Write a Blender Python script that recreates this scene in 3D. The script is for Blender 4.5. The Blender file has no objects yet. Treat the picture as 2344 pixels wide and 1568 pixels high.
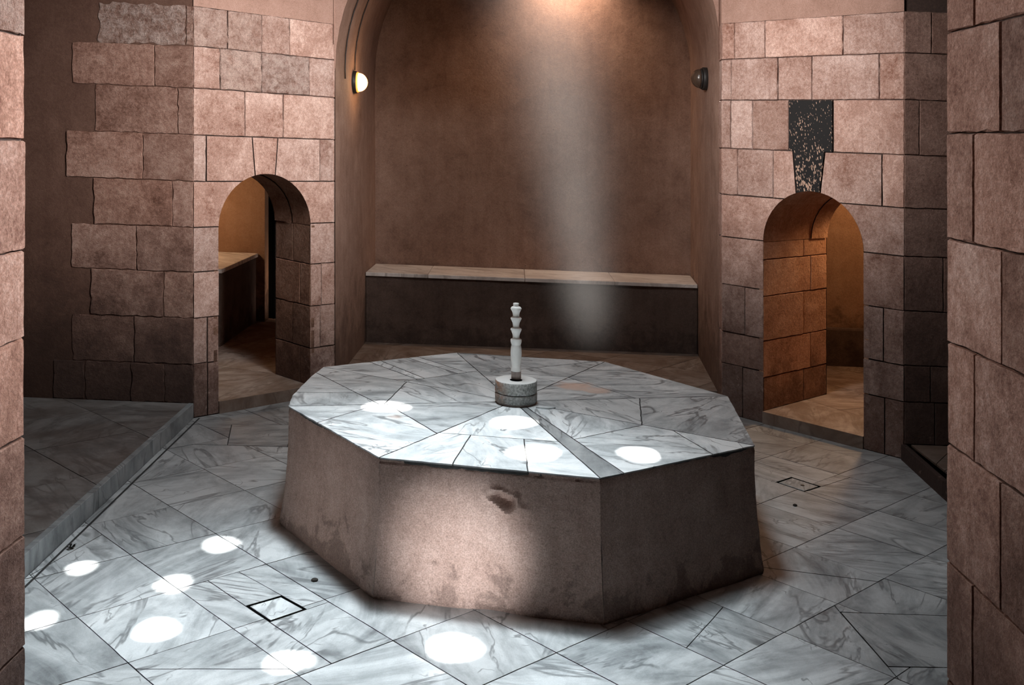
import bpy, bmesh, math, random, json
from mathutils import Vector, Matrix, noise

# ------------------------------------------------------------------ bath layout in metres, positions taken from image pixels
# X to the right, Y into the bath, Z up. Meshes are sheared in z along
# camera-right to match the image's tilted horizon.
D = json.loads(r'''{"ld":[[[[0,0],[0.109,0],[0.109,0.37],[0,0.37]],0.8,0.25],[[[0.109,0],[1.189,0],[1.189,0.37],[0.109,0.37]],1.0,0.25],[[[0,0.37],[0.109,0.37],[0.109,0.69],[0,0.69]],0.85,0.25],[[[0.109,0.37],[1.059,0.37],[1.059,0.69],[0.109,0.69]],0.85,0.25],[[[1.059,0.37],[1.189,0.37],[1.189,0.69],[1.059,0.69]],0.8,0.25],[[[0,0.69],[1.067,0.69],[1.067,1.01],[0,1.01]],0.95,0.25],[[[1.067,0.69],[1.189,0.69],[1.189,1.01],[1.067,1.01]],1.0,0.25],[[[0,1.01],[0.566,1.01],[0.566,1.32],[0,1.32]],0.85,0.5],[[[0.566,1.01],[1.189,1.01],[1.189,1.32],[0.566,1.32]],1.05,0.25],[[[0,1.32],[0.566,1.32],[0.566,1.64],[0,1.64]],1.08,0.25],[[[0.566,1.32],[1.189,1.32],[1.189,1.64],[0.566,1.64]],1.12,0.25],[[[0,1.64],[0.099,1.64],[0.099,1.962],[0,1.962]],1.0,0.25],[[[0,1.962],[0.407,1.962],[0.407,2.289],[0,2.289]],1.0,0.25],[[[0.407,1.962],[0.73,1.962],[0.73,2.289],[0.407,2.289]],1.08,0.25],[[[0.73,1.962],[1.189,1.962],[1.189,2.289],[0.73,2.289]],1.05,0.25],[[[0,2.289],[0.207,2.289],[0.207,2.58],[0,2.58]],0.95,0.25],[[[0.207,2.289],[0.544,2.289],[0.544,2.58],[0.207,2.58]],1.12,1.0],[[[0.544,2.289],[0.959,2.289],[0.959,2.58],[0.544,2.58]],1.12,1.0],[[[0.959,2.289],[1.189,2.289],[1.189,2.58],[0.959,2.58]],0.98,0.25],[[[0,2.58],[0.266,2.58],[0.266,2.86],[0,2.86]],0.95,0.8],[[[0.266,2.58],[0.544,2.58],[0.544,2.86],[0.266,2.86]],1,0.8],[[[0.544,2.58],[0.784,2.58],[0.784,2.86],[0.544,2.86]],1,0.6],[[[0.784,2.58],[1.189,2.58],[1.189,2.86],[0.784,2.86]],1.02,0.3],[[[0.099,1.64],[0.493,1.64],[0.464,1.962],[0.099,1.962]],1.1,0.2],[[[0.493,1.64],[0.655,1.64],[0.681,1.962],[0.464,1.962]],1.05,0.2],[[[0.655,1.64],[1.055,1.64],[1.055,1.962],[0.681,1.962]],1.1,0.2],[[[1.055,1.64],[1.189,1.64],[1.189,1.962],[1.055,1.962]],1.0,0.2]],"ld_arch":[0.194,0.971,1.695],"rd":[[[[0,0],[0.188,0],[0.188,0.38],[0,0.38]],0.8,0.25],[[[0.188,0],[0.778,0],[0.778,0.38],[0.188,0.38]],0.8,0.25],[[[0.778,0],[1.308,0],[1.308,0.38],[0.778,0.38]],0.85,0.25],[[[1.308,0],[1.445,0],[1.445,0.38],[1.308,0.38]],0.9,0.25],[[[0,0.38],[0.778,0.38],[0.778,0.62],[0,0.62]],0.9,0.25],[[[0.778,0.38],[1.445,0.38],[1.445,0.62],[0.778,0.62]],0.9,0.25],[[[0,0.62],[0.208,0.62],[0.208,0.98],[0,0.98]],0.9,0.25],[[[0.208,0.62],[0.778,0.62],[0.778,0.98],[0.208,0.98]],1,0.25],[[[0.778,0.62],[1.299,0.62],[1.299,0.98],[0.778,0.98]],1,0.25],[[[1.299,0.62],[1.445,0.62],[1.445,0.98],[1.299,0.98]],1,0.25],[[[0,0.98],[0.778,0.98],[0.778,1.34],[0,1.34]],1.0,0.25],[[[0.778,0.98],[1.445,0.98],[1.445,1.34],[0.778,1.34]],1.0,0.25],[[[0,1.34],[0.778,1.34],[0.778,1.66],[0,1.66]],1.05,0.25],[[[0.778,1.34],[1.445,1.34],[1.445,1.66],[0.778,1.66]],1.0,0.25],[[[0,1.66],[0.142,1.66],[0.142,2.01],[0,2.01]],0.98,0.25],[[[0.142,1.66],[0.451,1.66],[0.451,2.01],[0.142,2.01]],1.0,0.25],[[[0,2.01],[0.079,2.01],[0.079,2.375],[0,2.375]],1.02,0.25],[[[0.079,2.01],[0.272,2.01],[0.272,2.375],[0.079,2.375]],1.1,0.25],[[[0.272,2.01],[0.578,2.01],[0.578,2.375],[0.272,2.375]],0.78,0.25],[[[0,2.375],[0.087,2.375],[0.087,2.684],[0,2.684]],1.0,0.25],[[[0.087,2.375],[0.488,2.375],[0.488,2.684],[0.087,2.684]],0.98,0.25],[[[0.488,2.375],[0.764,2.375],[0.764,2.684],[0.488,2.684]],1.0,0.25],[[[0.764,2.375],[1.268,2.375],[1.268,2.684],[0.764,2.684]],1.08,0.25],[[[1.268,2.375],[1.445,2.375],[1.445,2.684],[1.268,2.684]],1.1,0.25],[[[0,2.684],[0.115,2.684],[0.115,2.96],[0,2.96]],1.05,0.25],[[[0.115,2.684],[0.381,2.684],[0.381,2.96],[0.115,2.96]],1.12,0.25],[[[0.381,2.684],[1.003,2.684],[1.003,2.96],[0.381,2.96]],1.1,0.25],[[[1.003,2.684],[1.445,2.684],[1.445,2.96],[1.003,2.96]],1.02,0.25],[[[0.451,1.66],[0.645,1.66],[0.613,2.01],[0.451,2.01]],1.02,0.2],[[[0.825,1.66],[1.29,1.66],[1.29,2.01],[0.869,2.01]],1.12,0.2],[[[1.29,1.66],[1.445,1.66],[1.445,2.01],[1.29,2.01]],1.1,0.2],[[[0.93,2.01],[1.445,2.01],[1.445,2.375],[0.93,2.375]],1.05,0.2]],"rd_arch":[0.366,1.158,1.728],"key":[[[0.652,1.6629999999999998],[0.819,1.6629999999999998],[0.864,2.0109999999999997],[0.619,2.0109999999999997]],[[0.583,2.0109999999999997],[0.925,2.0109999999999997],[0.925,2.371],[0.583,2.371]]],"lw":[[[[1.216,0.1],[1.435,0.1],[1.435,0.37],[1.216,0.37]],0.6,0.25],[[[1.435,0.1],[1.759,0.1],[1.759,0.37],[1.435,0.37]],0.7,0.4],[[[1.759,0.1],[1.989,0.1],[1.989,0.37],[1.759,0.37]],0.72,0.4],[[[1.989,0.1],[2.19,0.1],[2.19,0.37],[1.989,0.37]],0.75,0.4],[[[1.347,0.37],[1.78,0.37],[1.78,0.69],[1.347,0.69]],0.8,0.25],[[[1.78,0.37],[2.19,0.37],[2.19,0.69],[1.78,0.69]],0.75,0.25],[[[1.477,0.69],[1.98,0.69],[1.98,1.01],[1.477,1.01]],0.98,0.25],[[[1.98,0.69],[2.19,0.69],[2.19,1.01],[1.98,1.01]],0.92,0.25],[[[1.344,1.01],[1.795,1.01],[1.795,1.32],[1.344,1.32]],1.02,0.25],[[[1.795,1.01],[2.19,1.01],[2.19,1.32],[1.795,1.32]],0.82,0.25],[[[1.498,1.32],[2.046,1.32],[2.046,1.64],[1.498,1.64]],0.95,0.25],[[[2.046,1.32],[2.19,1.32],[2.19,1.64],[2.046,1.64]],0.92,0.25],[[[1.31,1.64],[1.84,1.64],[1.84,1.962],[1.31,1.962]],1.02,0.25],[[[1.84,1.64],[2.19,1.64],[2.19,1.962],[1.84,1.962]],0.85,0.25],[[[1.507,1.962],[2.08,1.962],[2.08,2.289],[1.507,2.289]],0.92,0.25],[[[2.08,1.962],[2.19,1.962],[2.19,2.289],[2.08,2.289]],0.88,0.25],[[[1.347,2.289],[1.922,2.289],[1.922,2.58],[1.347,2.58]],0.95,0.25],[[[1.922,2.289],[2.19,2.289],[2.19,2.58],[1.922,2.58]],0.8,0.25],[[[1.525,2.58],[2.134,2.58],[2.134,2.86],[1.525,2.86]],1.0,1.0],[[[2.134,2.58],[2.19,2.58],[2.19,2.86],[2.134,2.86]],0.95,0.8]],"rw":[[[[0,0.1],[0.202,0.1],[0.202,0.38],[0,0.38]],0.93,0.25],[[[0.202,0.1],[1.812,0.1],[1.812,0.38],[0.202,0.38]],0.9,0.25],[[[0,0.38],[0.173,0.38],[0.173,0.62],[0,0.62]],0.96,0.25],[[[0.173,0.38],[0.461,0.38],[0.461,0.62],[0.173,0.62]],0.91,0.25],[[[0.461,0.38],[1.812,0.38],[1.812,0.62],[0.461,0.62]],0.89,0.25],[[[0,0.62],[0.519,0.62],[0.519,0.98],[0,0.98]],0.96,0.25],[[[0.519,0.62],[1.812,0.62],[1.812,0.98],[0.519,0.98]],1.06,0.25],[[[0,0.98],[0.259,0.98],[0.259,1.34],[0,1.34]],1.04,0.25],[[[0.259,0.98],[1.812,0.98],[1.812,1.34],[0.259,1.34]],1.03,0.25],[[[0,1.34],[0.519,1.34],[0.519,1.66],[0,1.66]],0.92,0.25],[[[0.519,1.34],[1.812,1.34],[1.812,1.66],[0.519,1.66]],0.99,0.25],[[[0,1.66],[0.317,1.66],[0.317,2.01],[0,2.01]],0.94,0.25],[[[0.317,1.66],[1.812,1.66],[1.812,2.01],[0.317,2.01]],0.91,0.25],[[[0,2.01],[0.101,2.01],[0.101,2.375],[0,2.375]],0.9,0.25],[[[0.101,2.01],[0.49,2.01],[0.49,2.375],[0.101,2.375]],0.92,0.25],[[[0.49,2.01],[1.812,2.01],[1.812,2.375],[0.49,2.375]],1.07,0.25],[[[0,2.375],[0.374,2.375],[0.374,2.684],[0,2.684]],1.05,0.25],[[[0.374,2.375],[1.812,2.375],[1.812,2.684],[0.374,2.684]],1.04,0.25],[[[0,2.684],[0.181,2.684],[0.181,2.96],[0,2.96]],1.04,0.25],[[[0.181,2.684],[0.49,2.684],[0.49,2.96],[0.181,2.96]],0.92,0.25],[[[0.49,2.684],[1.812,2.684],[1.812,2.96],[0.49,2.96]],0.94,0.25]],"pr":[[[[0,-0.2],[0.343,-0.2],[0.343,0.4],[0,0.4]],0.85,0.25],[[[0.343,-0.2],[1.6,-0.2],[1.6,0.4],[0.343,0.4]],0.6,0.25],[[[0,0.4],[0.181,0.4],[0.181,0.763],[0,0.763]],0.95,0.25],[[[0.181,0.4],[1.6,0.4],[1.6,0.763],[0.181,0.763]],1.0,0.25],[[[0,0.763],[0.356,0.763],[0.356,1.12],[0,1.12]],1.0,0.25],[[[0.356,0.763],[1.6,0.763],[1.6,1.12],[0.356,1.12]],0.6,0.25],[[[0,1.12],[0.187,1.12],[0.187,1.437],[0,1.437]],0.92,0.25],[[[0.187,1.12],[1.6,1.12],[1.6,1.437],[0.187,1.437]],1.0,0.25],[[[0,1.437],[0.359,1.437],[0.359,1.753],[0,1.753]],1.0,0.25],[[[0.359,1.437],[1.6,1.437],[1.6,1.753],[0.359,1.753]],0.62,0.25],[[[0,1.753],[0.187,1.753],[0.187,2.076],[0,2.076]],0.95,0.25],[[[0.187,1.753],[1.6,1.753],[1.6,2.076],[0.187,2.076]],1.02,0.25],[[[0,2.076],[0.351,2.076],[0.351,2.386],[0,2.386]],1.0,0.25],[[[0.351,2.076],[1.6,2.076],[1.6,2.386],[0.351,2.386]],0.7,0.25],[[[0,2.386],[0.192,2.386],[0.192,2.75],[0,2.75]],1.0,0.25],[[[0.192,2.386],[1.6,2.386],[1.6,2.75],[0.192,2.75]],1.0,0.25],[[[0,2.75],[0.351,2.75],[0.351,3.1],[0,3.1]],1,0.25],[[[0.351,2.75],[1.6,2.75],[1.6,3.1],[0.351,3.1]],1,0.25]],"pl":[[[[0,-0.2],[0.221,-0.2],[0.221,0.392],[0,0.392]],0.8,0.4],[[[0.221,-0.2],[1.6,-0.2],[1.6,0.392],[0.221,0.392]],1.01,0.25],[[[0,0.392],[0.306,0.392],[0.306,0.734],[0,0.734]],1.0,0.2],[[[0.306,0.392],[1.6,0.392],[1.6,0.734],[0.306,0.734]],1.03,0.25],[[[0,0.734],[0.221,0.734],[0.221,1.036],[0,1.036]],0.95,0.2],[[[0.221,0.734],[1.6,0.734],[1.6,1.036],[0.221,1.036]],1.05,0.25],[[[0,1.036],[0.306,1.036],[0.306,1.338],[0,1.338]],1.05,0.2],[[[0.306,1.036],[1.6,1.036],[1.6,1.338],[0.306,1.338]],1.06,0.25],[[[0,1.338],[0.221,1.338],[0.221,1.61],[0,1.61]],1.1,0.25],[[[0.221,1.338],[1.6,1.338],[1.6,1.61],[0.221,1.61]],0.9,0.25],[[[0,1.61],[0.306,1.61],[0.306,1.949],[0,1.949]],1.1,0.3],[[[0.306,1.61],[1.6,1.61],[1.6,1.949],[0.306,1.949]],1.0,0.25],[[[0,1.949],[0.221,1.949],[0.221,2.27],[0,2.27]],1.2,0.2],[[[0.221,1.949],[1.6,1.949],[1.6,2.27],[0.221,2.27]],1.01,0.25],[[[0,2.27],[0.306,2.27],[0.306,2.6],[0,2.6]],1.1,0.8],[[[0.306,2.27],[1.6,2.27],[1.6,2.6],[0.306,2.6]],0.98,0.25],[[[0,2.6],[0.221,2.6],[0.221,2.95],[0,2.95]],1,0.3],[[[0.221,2.6],[1.6,2.6],[1.6,2.95],[0.221,2.95]],0.92,0.25]],"nl":[[[[0,0],[0.3,0],[0.3,0.37],[0,0.37]],0.95,0.3],[[[0,0.37],[0.25,0.37],[0.25,0.69],[0,0.69]],0.95,0.3],[[[0,0.69],[0.3,0.69],[0.3,1.01],[0,1.01]],0.95,0.3],[[[0,1.01],[0.25,1.01],[0.25,1.32],[0,1.32]],0.95,0.3],[[[0,1.32],[0.3,1.32],[0.3,1.64],[0,1.64]],0.95,0.3],[[[0,1.64],[0.25,1.64],[0.25,1.962],[0,1.962]],0.95,0.3],[[[0,1.962],[0.3,1.962],[0.3,2.289],[0,2.289]],0.95,0.3],[[[0,2.289],[0.25,2.289],[0.25,2.58],[0,2.58]],0.95,0.3],[[[0,2.58],[0.3,2.58],[0.3,2.86],[0,2.86]],0.95,0.3]],"octc":[0.016,5.602],"oct":[[-1.148,5.321],[-0.579,4.525],[0.372,4.36],[1.155,4.93],[1.228,5.897],[0.601,6.71],[-0.364,6.822],[-1.136,6.251]],"tops":[[[[-0.698,5.428],[-1.148,5.321],[-0.946,5.038]],0.99],[[[0.007,5.595],[-0.654,5.438],[-0.356,4.932]],0.89],[[[-0.654,5.438],[-0.698,5.428],[-0.946,5.038],[-0.579,4.525],[-0.356,4.932]],1.11],[[[0.007,5.595],[-0.348,4.945],[0.221,4.872]],1.15],[[[0.068,4.412],[0.372,4.36],[0.221,4.872],[0.056,4.894]],1.07],[[[-0.258,4.469],[0.068,4.412],[0.056,4.894],[-0.196,4.926]],1.0],[[[-0.348,4.945],[-0.579,4.525],[-0.258,4.469],[-0.196,4.926]],1.16],[[[0.659,5.218],[0.041,5.576],[0.294,4.92]],0.97],[[[0.922,4.761],[1.155,4.93],[0.798,5.137]],1.05],[[[0.48,4.438],[0.922,4.761],[0.798,5.137],[0.659,5.218],[0.294,4.92]],1.04],[[[0.007,5.595],[0.372,4.36],[0.48,4.438],[0.041,5.576]],0.48],[[[0.653,5.222],[1.155,4.93],[1.228,5.897],[0.709,5.769]],0.71],[[[0.007,5.595],[0.653,5.222],[0.709,5.769]],0.74],[[[0.792,6.462],[0.601,6.71],[0.465,6.453]],0.84],[[[0.691,5.764],[1.228,5.897],[0.792,6.462],[0.465,6.453],[0.337,6.214]],0.78],[[[0.007,5.595],[0.691,5.764],[0.337,6.214]],0.82],[[[0.403,6.733],[-0.364,6.822],[-0.357,6.796]],0.48],[[[0.553,6.716],[0.403,6.733],[-0.357,6.796],[-0.204,6.292],[-0.111,6.282]],0.79],[[[0.346,6.231],[0.601,6.71],[0.553,6.716],[-0.111,6.282]],0.79],[[[0.007,5.595],[0.346,6.231],[-0.204,6.292]],0.93],[[[0.007,5.595],[-0.207,6.304],[-0.623,5.957]],1.03],[[[-0.207,6.304],[-0.364,6.822],[-0.606,6.644],[-0.27,6.251]],1.1],[[[-0.606,6.644],[-0.663,6.601],[-0.321,6.209],[-0.27,6.251]],1.08],[[[-0.663,6.601],[-0.822,6.484],[-0.509,6.052],[-0.321,6.209]],1.05],[[[-0.822,6.484],[-0.882,6.439],[-0.549,6.019],[-0.509,6.052]],1.23],[[[-0.882,6.439],[-1.136,6.251],[-0.623,5.957],[-0.549,6.019]],1.01],[[[0.007,5.595],[-0.604,5.946],[-0.668,5.435]],1.0],[[[-0.604,5.946],[-1.136,6.251],[-1.152,6.097],[-0.694,5.429],[-0.668,5.435]],0.95],[[[-1.152,6.097],[-1.162,6.003],[-1.172,5.618],[-0.845,5.65]],1.06],[[[-1.172,5.618],[-1.174,5.546],[-1.148,5.321],[-0.694,5.429],[-0.845,5.65]],0.97]],"bulge":[[-1.162,6.003],[-1.174,5.546]],"spots":[[-0.653,5.386,0.6,0.104,0.109],[0.007,5.176,0.6,0.103,0.109],[0.098,4.68,0.6,0.104,0.118],[0.576,4.72,0.6,0.085,0.1],[-1.408,5.019,0,0.065,0.093],[-1.946,4.692,0,0.049,0.056],[-1.487,4.566,0,0.054,0.088],[-1.902,4.178,0,0.049,0.066],[-1.418,4.142,0,0.063,0.087],[-0.843,3.928,0,0.076,0.068],[-0.227,4.084,0,0.101,0.091],[0.715,3.634,0,0.092,0.056],[-0.716,3.605,0,0.076,0.061],[-1.422,3.626,0,0.069,0.062]],"drain":[[[-1.123,4.377],[-0.99,4.241],[-0.862,4.367],[-0.995,4.489]],[[1.595,6.279],[1.725,6.121],[1.855,6.229],[1.721,6.391]]],"tri":[[1.432,4.534],[1.471,4.065],[1.85,4.08],[2.059,4.54]],"shaft":[[0.43991429152850764,6.224263517638468]],"misc":{"leaf":[-2.098,4.914],"bit":[-0.884,4.651],"bit2":[1.601,5.873],"panel0":[-1.812,6.606],"panel1":[-1.91,7.072],"panel2":[-1.44,6.645],"panel3":[-1.543,7.122],"chip":[0.184,7.821]},"LDL":1.189,"RDL":1.445}''')
FALL = 0.0378
def fall(p): return (p[0], p[1], p[2] - FALL * p[0])

S = bpy.context.scene
COL = S.collection
RND = random.Random(7)

# ------------------------------------------------------------------ mesh helpers
class MB:
    def __init__(s):
        s.v = []; s.f = []; s.t = []; s.sm = []
    def face(s, pts, tone=(1, .25, .5), smooth=False):
        i = len(s.v); s.v += [tuple(p) for p in pts]; s.f.append(tuple(range(i, i + len(pts)))); s.t.append(tone); s.sm.append(smooth)
    def strip(s, a, b, tone=(1, .25, .5), closed=True, smooth=False):
        n = len(a)
        for i in range(n if closed else n - 1):
            j = (i + 1) % n
            s.face([a[i], a[j], b[j], b[i]], tone, smooth)
    def box(s, x0, x1, y0, y1, z0, z1, tone=(1, .25, .5)):
        c = [(x0,y0,z0),(x1,y0,z0),(x1,y1,z0),(x0,y1,z0),(x0,y0,z1),(x1,y0,z1),(x1,y1,z1),(x0,y1,z1)]
        for q in ((3,2,1,0),(4,5,6,7),(0,1,5,4),(1,2,6,5),(2,3,7,6),(3,0,4,7)):
            s.face([c[i] for i in q], tone)
    def lathe(s, prof, cx, cy, z0, n=28, tone=(1,.25,.5), cap=True, smooth=True):
        rings = [[(cx + r*math.cos(2*math.pi*i/n), cy + r*math.sin(2*math.pi*i/n), z0 + z) for i in range(n)] for r, z in prof]
        for a, b in zip(rings, rings[1:]): s.strip(a, b, tone, True, smooth)
        if cap:
            s.face(rings[0][::-1], tone); s.face(rings[-1], tone)
    def build(s, name, mat, parent=None, merge=True, base=None, slope=True, bevel=0):
        me = bpy.data.meshes.new(name)
        o = bpy.data.objects.new(name, me)
        off = Vector((0,0,0))
        if parent is not None: off = Vector(parent['_base'])
        vs = [Vector(fall(p) if slope else p) - off for p in s.v]
        me.from_pydata([tuple(v) for v in vs], [], s.f)
        at = me.attributes.new('tone', 'FLOAT_VECTOR', 'FACE')
        at.data.foreach_set('vector', [c for t in s.t for c in t])
        me.polygons.foreach_set('use_smooth', s.sm)
        if merge:
            bm = bmesh.new(); bm.from_mesh(me); bmesh.ops.remove_doubles(bm, verts=bm.verts, dist=.0004)
            bmesh.ops.recalc_face_normals(bm, faces=bm.faces) if merge == 2 else None
            bm.to_mesh(me); bm.free()
        me.materials.append(mat)
        COL.objects.link(o)
        if parent is not None: o.parent = parent
        if bevel:
            m = o.modifiers.new('edge', 'BEVEL'); m.width = bevel; m.segments = 2; m.limit_method = 'ANGLE'
        return o

def struct(o):
    o['kind'] = 'structure'; return o
def thing(name, label, cat, loc, group=None):
    o = bpy.data.objects.new(name, None); COL.objects.link(o)
    o.empty_display_size = .1
    o.location = fall(loc); o['_base'] = fall(loc)
    o['label'] = label; o['category'] = cat
    if group: o['group'] = group
    return o
def tag(o, label, cat, group=None):
    o['label'] = label; o['category'] = cat
    if group: o['group'] = group
    return o

def clip(poly, p, q):
    """keep the part of a convex polygon on the left of p->q"""
    def sd(a): return (q[0]-p[0])*(a[1]-p[1]) - (q[1]-p[1])*(a[0]-p[0])
    out = []
    for i, a in enumerate(poly):
        b = poly[(i+1) % len(poly)]; sa, sb = sd(a), sd(b)
        if sa >= 0: out.append(a)
        if sa*sb < 0:
            t = sa/(sa-sb); out.append((a[0]+(b[0]-a[0])*t, a[1]+(b[1]-a[1])*t))
    return out
def area(p): return sum(p[i][0]*p[(i+1) % len(p)][1] - p[(i+1) % len(p)][0]*p[i][1] for i in range(len(p)))/2
def ccw(p): return p if area(p) > 0 else p[::-1]
def inset(poly, d):
    """offset every edge of a convex ccw polygon inwards by d"""
    out = poly
    n = len(poly)
    for i in range(n):
        a, b = poly[i], poly[(i+1) % n]; L = math.dist(a, b)
        if L < 1e-6: continue
        nx, ny = -(b[1]-a[1])/L*d, (b[0]-a[0])/L*d
        out = clip(out, (a[0]+nx, a[1]+ny), (b[0]+nx, b[1]+ny))
        if len(out) < 3: return []
    r = []
    for p in out:
        if not r or math.dist(p, r[-1]) > 1e-5: r.append(p)
    if len(r) > 2 and math.dist(r[0], r[-1]) < 1e-5: r.pop()
    return r
def subdiv(a, b, step):
    n = max(1, round(math.dist(a, b)/step))
    return [(a[0]+(b[0]-a[0])*i/n, a[1]+(b[1]-a[1])*i/n) for i in range(n)]

# ------------------------------------------------------------------ materials
class NT:
    def __init__(s, name):
        s.m = bpy.data.materials.new(name); s.m.use_nodes = True
        s.n = s.m.node_tree; s.n.nodes.clear()
        s.out = s.n.nodes.new('ShaderNodeOutputMaterial'); s.b = s.n.nodes.new('ShaderNodeBsdfPrincipled')
        s.n.links.new(s.b.outputs[0], s.out.inputs[0])
        s.geo = s.n.nodes.new('ShaderNodeNewGeometry'); s.pos = s.geo.outputs['Position']
    def L(s, a, b): s.n.links.new(a, b)
    def set(s, sock, v):
        if hasattr(v, 'is_output'): s.L(v, sock)
        else: sock.default_value = v
    def scale(s, vec, k):
        q = s.n.nodes.new('ShaderNodeVectorMath'); q.operation = 'MULTIPLY'; s.set(q.inputs[0], vec); q.inputs[1].default_value = k; return q.outputs[0]
    def addv(s, a, b):
        q = s.n.nodes.new('ShaderNodeVectorMath'); q.operation = 'ADD'; s.set(q.inputs[0], a); s.set(q.inputs[1], b); return q.outputs[0]
    def noise(s, vec, sc, det=4, rough=.55, dist=0, col=False):
        q = s.n.nodes.new('ShaderNodeTexNoise'); s.L(vec, q.inputs['Vector']); q.inputs['Scale'].default_value = sc
        q.inputs['Detail'].default_value = det; q.inputs['Roughness'].default_value = rough; q.inputs['Distortion'].default_value = dist
        return q.outputs['Color' if col else 'Fac']
    def math(s, op, a, b=0.0, clamp=False):
        q = s.n.nodes.new('ShaderNodeMath'); q.operation = op; q.use_clamp = clamp; s.set(q.inputs[0], a); s.set(q.inputs[1], b); return q.outputs[0]
    def remap(s, v, a, b, c=0., d=1., smooth=True):
        q = s.n.nodes.new('ShaderNodeMapRange'); q.interpolation_type = 'SMOOTHSTEP' if smooth else 'LINEAR'
        s.set(q.inputs[0], v)
        for i, k in enumerate((a, b, c, d)): s.set(q.inputs[i+1], k)
        return q.outputs[0]
    def ramp(s, v, stops):
        q = s.n.nodes.new('ShaderNodeValToRGB'); s.L(v, q.inputs[0]); e = q.color_ramp.elements
        while len(e) < len(stops): e.new(.5)
        for el, (p, c) in zip(e, stops): el.position = p; el.color = (*c, 1)
        return q.outputs[0]
    def mix(s, f, a, b, mode='MIX'):
        q = s.n.nodes.new('ShaderNodeMix'); q.data_type = 'RGBA'; q.blend_type = mode
        s.set(q.inputs[0], f); 
        for sock, v in ((q.inputs[6], a), (q.inputs[7], b)):
            s.set(sock, (*v, 1) if isinstance(v, tuple) and len(v) == 3 else v)
        return q.outputs[2]
    def gray(s, v):
        q = s.n.nodes.new('ShaderNodeCombineColor'); [s.set(q.inputs[i], v) for i in range(3)]; return q.outputs[0]
    def attr(s):
        q = s.n.nodes.new('ShaderNodeAttribute'); q.attribute_name = 'tone'
        x = s.n.nodes.new('ShaderNodeSeparateXYZ'); s.L(q.outputs['Vector'], x.inputs[0]); return x.outputs
    def z(s):
        x = s.n.nodes.new('ShaderNodeSeparateXYZ'); s.L(s.pos, x.inputs[0])
        return s.math('ADD', x.outputs[2], s.math('MULTIPLY', x.outputs[0], FALL))
    def bump(s, h, strength, dist, prev=None):
        q = s.n.nodes.new('ShaderNodeBump'); s.set(q.inputs['Strength'], strength); q.inputs['Distance'].default_value = dist
        s.L(h, q.inputs['Height'])
        if prev: s.L(prev, q.inputs['Normal'])
        return q.outputs[0]
    def done(s, col, rough=.8, nrm=None, spec=.3):
        s.set(s.b.inputs['Base Color'], col); s.set(s.b.inputs['Roughness'], rough); s.b.inputs['Specular IOR Level'].default_value = spec
        if nrm: s.L(nrm, s.b.inputs['Normal'])
        return s.m

def stone_mat(name, dark, mid, light, damp=.5, dampz=.55, dampcol=(.045,.03,.026), stain=.5, gain=1.):
    t = NT(name); a = t.attr()
    off = t.n.nodes.new('ShaderNodeCombineXYZ'); t.L(t.math('MULTIPLY', a[2], 37.), off.inputs[0]); t.L(t.math('MULTIPLY', a[2], 91.), off.inputs[2])
    p = t.addv(t.pos, off.outputs[0])
    n1 = t.noise(p, 2.4, 5, .62, .5); n2 = t.noise(p, 9, 7, .7, .3)
    st = t.noise(t.scale(p, (17, 17, 1.0)), 1.6, 4, .62, .2)
    gr = t.noise(t.pos, 150, 2, .7); gm = t.noise(t.pos, 48, 3, .7)
    f = t.math('ADD', t.math('MULTIPLY', n1, .50), t.math('MULTIPLY', n2, .42))
    f = t.math('ADD', f, t.math('MULTIPLY', t.math('SUBTRACT', gm, .46), .42))
    col = t.ramp(f, [(.30, dark), (.47, mid), (.64, light)])
    # rain-like streaks and old brown stains with soft outlines
    drip = t.math('MULTIPLY', t.remap(st, .56, .70), t.remap(n1, .42, .58))
    col = t.mix(t.math('MULTIPLY', drip, stain*.7), col, dark)
    blot = t.remap(t.noise(p, 3.3, 6, .58, .7), .56, .60)
    col = t.mix(t.math('MULTIPLY', blot, t.remap(a[2], .25, .9, 0, stain)), col, t.mix(.55, dark, mid))
    # flaking, lime-pale faces of the badly weathered blocks
    pitn = t.noise(p, 15, 7, .78, .25)
    pale = t.math('MULTIPLY', t.remap(pitn, .40, .66), t.remap(a[1], .35, .95, 0, .75))
    col = t.mix(pale, col, (.60, .475, .42))
    hole = t.math('MULTIPLY', t.remap(pitn, .44, .32), t.remap(a[1], .35, .95, 0, .6)); col = t.mix(hole, col, dark)
    g = t.math('MULTIPLY', t.remap(gr, .28, .72, .70, 1.32, False), t.math('MULTIPLY', a[0], gain))
    col = t.mix(1., col, t.gray(g), 'MULTIPLY')
    hue = t.mix(t.math('MULTIPLY', a[2], .5), (1.02, 1., 1.), (1.08, .91, .82)); col = t.mix(1., col, hue, 'MULTIPLY')
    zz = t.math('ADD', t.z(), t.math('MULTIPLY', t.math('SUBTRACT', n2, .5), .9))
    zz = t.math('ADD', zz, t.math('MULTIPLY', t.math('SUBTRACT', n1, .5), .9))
    col = t.mix(t.remap(zz, dampz*.05, dampz*1.3, damp, 0), col, dampcol)  # damp foot, deepened to paint the light falling off down the walls
    salt = t.math('MULTIPLY', t.remap(t.noise(t.pos, 6.5, 6, .7, .4), .60, .66), t.remap(t.z(), .42, .25)); col = t.mix(t.math('MULTIPLY', salt, .35), col, light)
    bp = t.bump(pitn, t.remap(a[1], .2, 1., .10, .9), .05)
    bp = t.bump(n2, .4, .014, bp); bp = t.bump(gm, .45, .007, bp); bp = t.bump(gr, .3, .003, bp)
    return t.done(col, .9, bp, .15)

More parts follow.
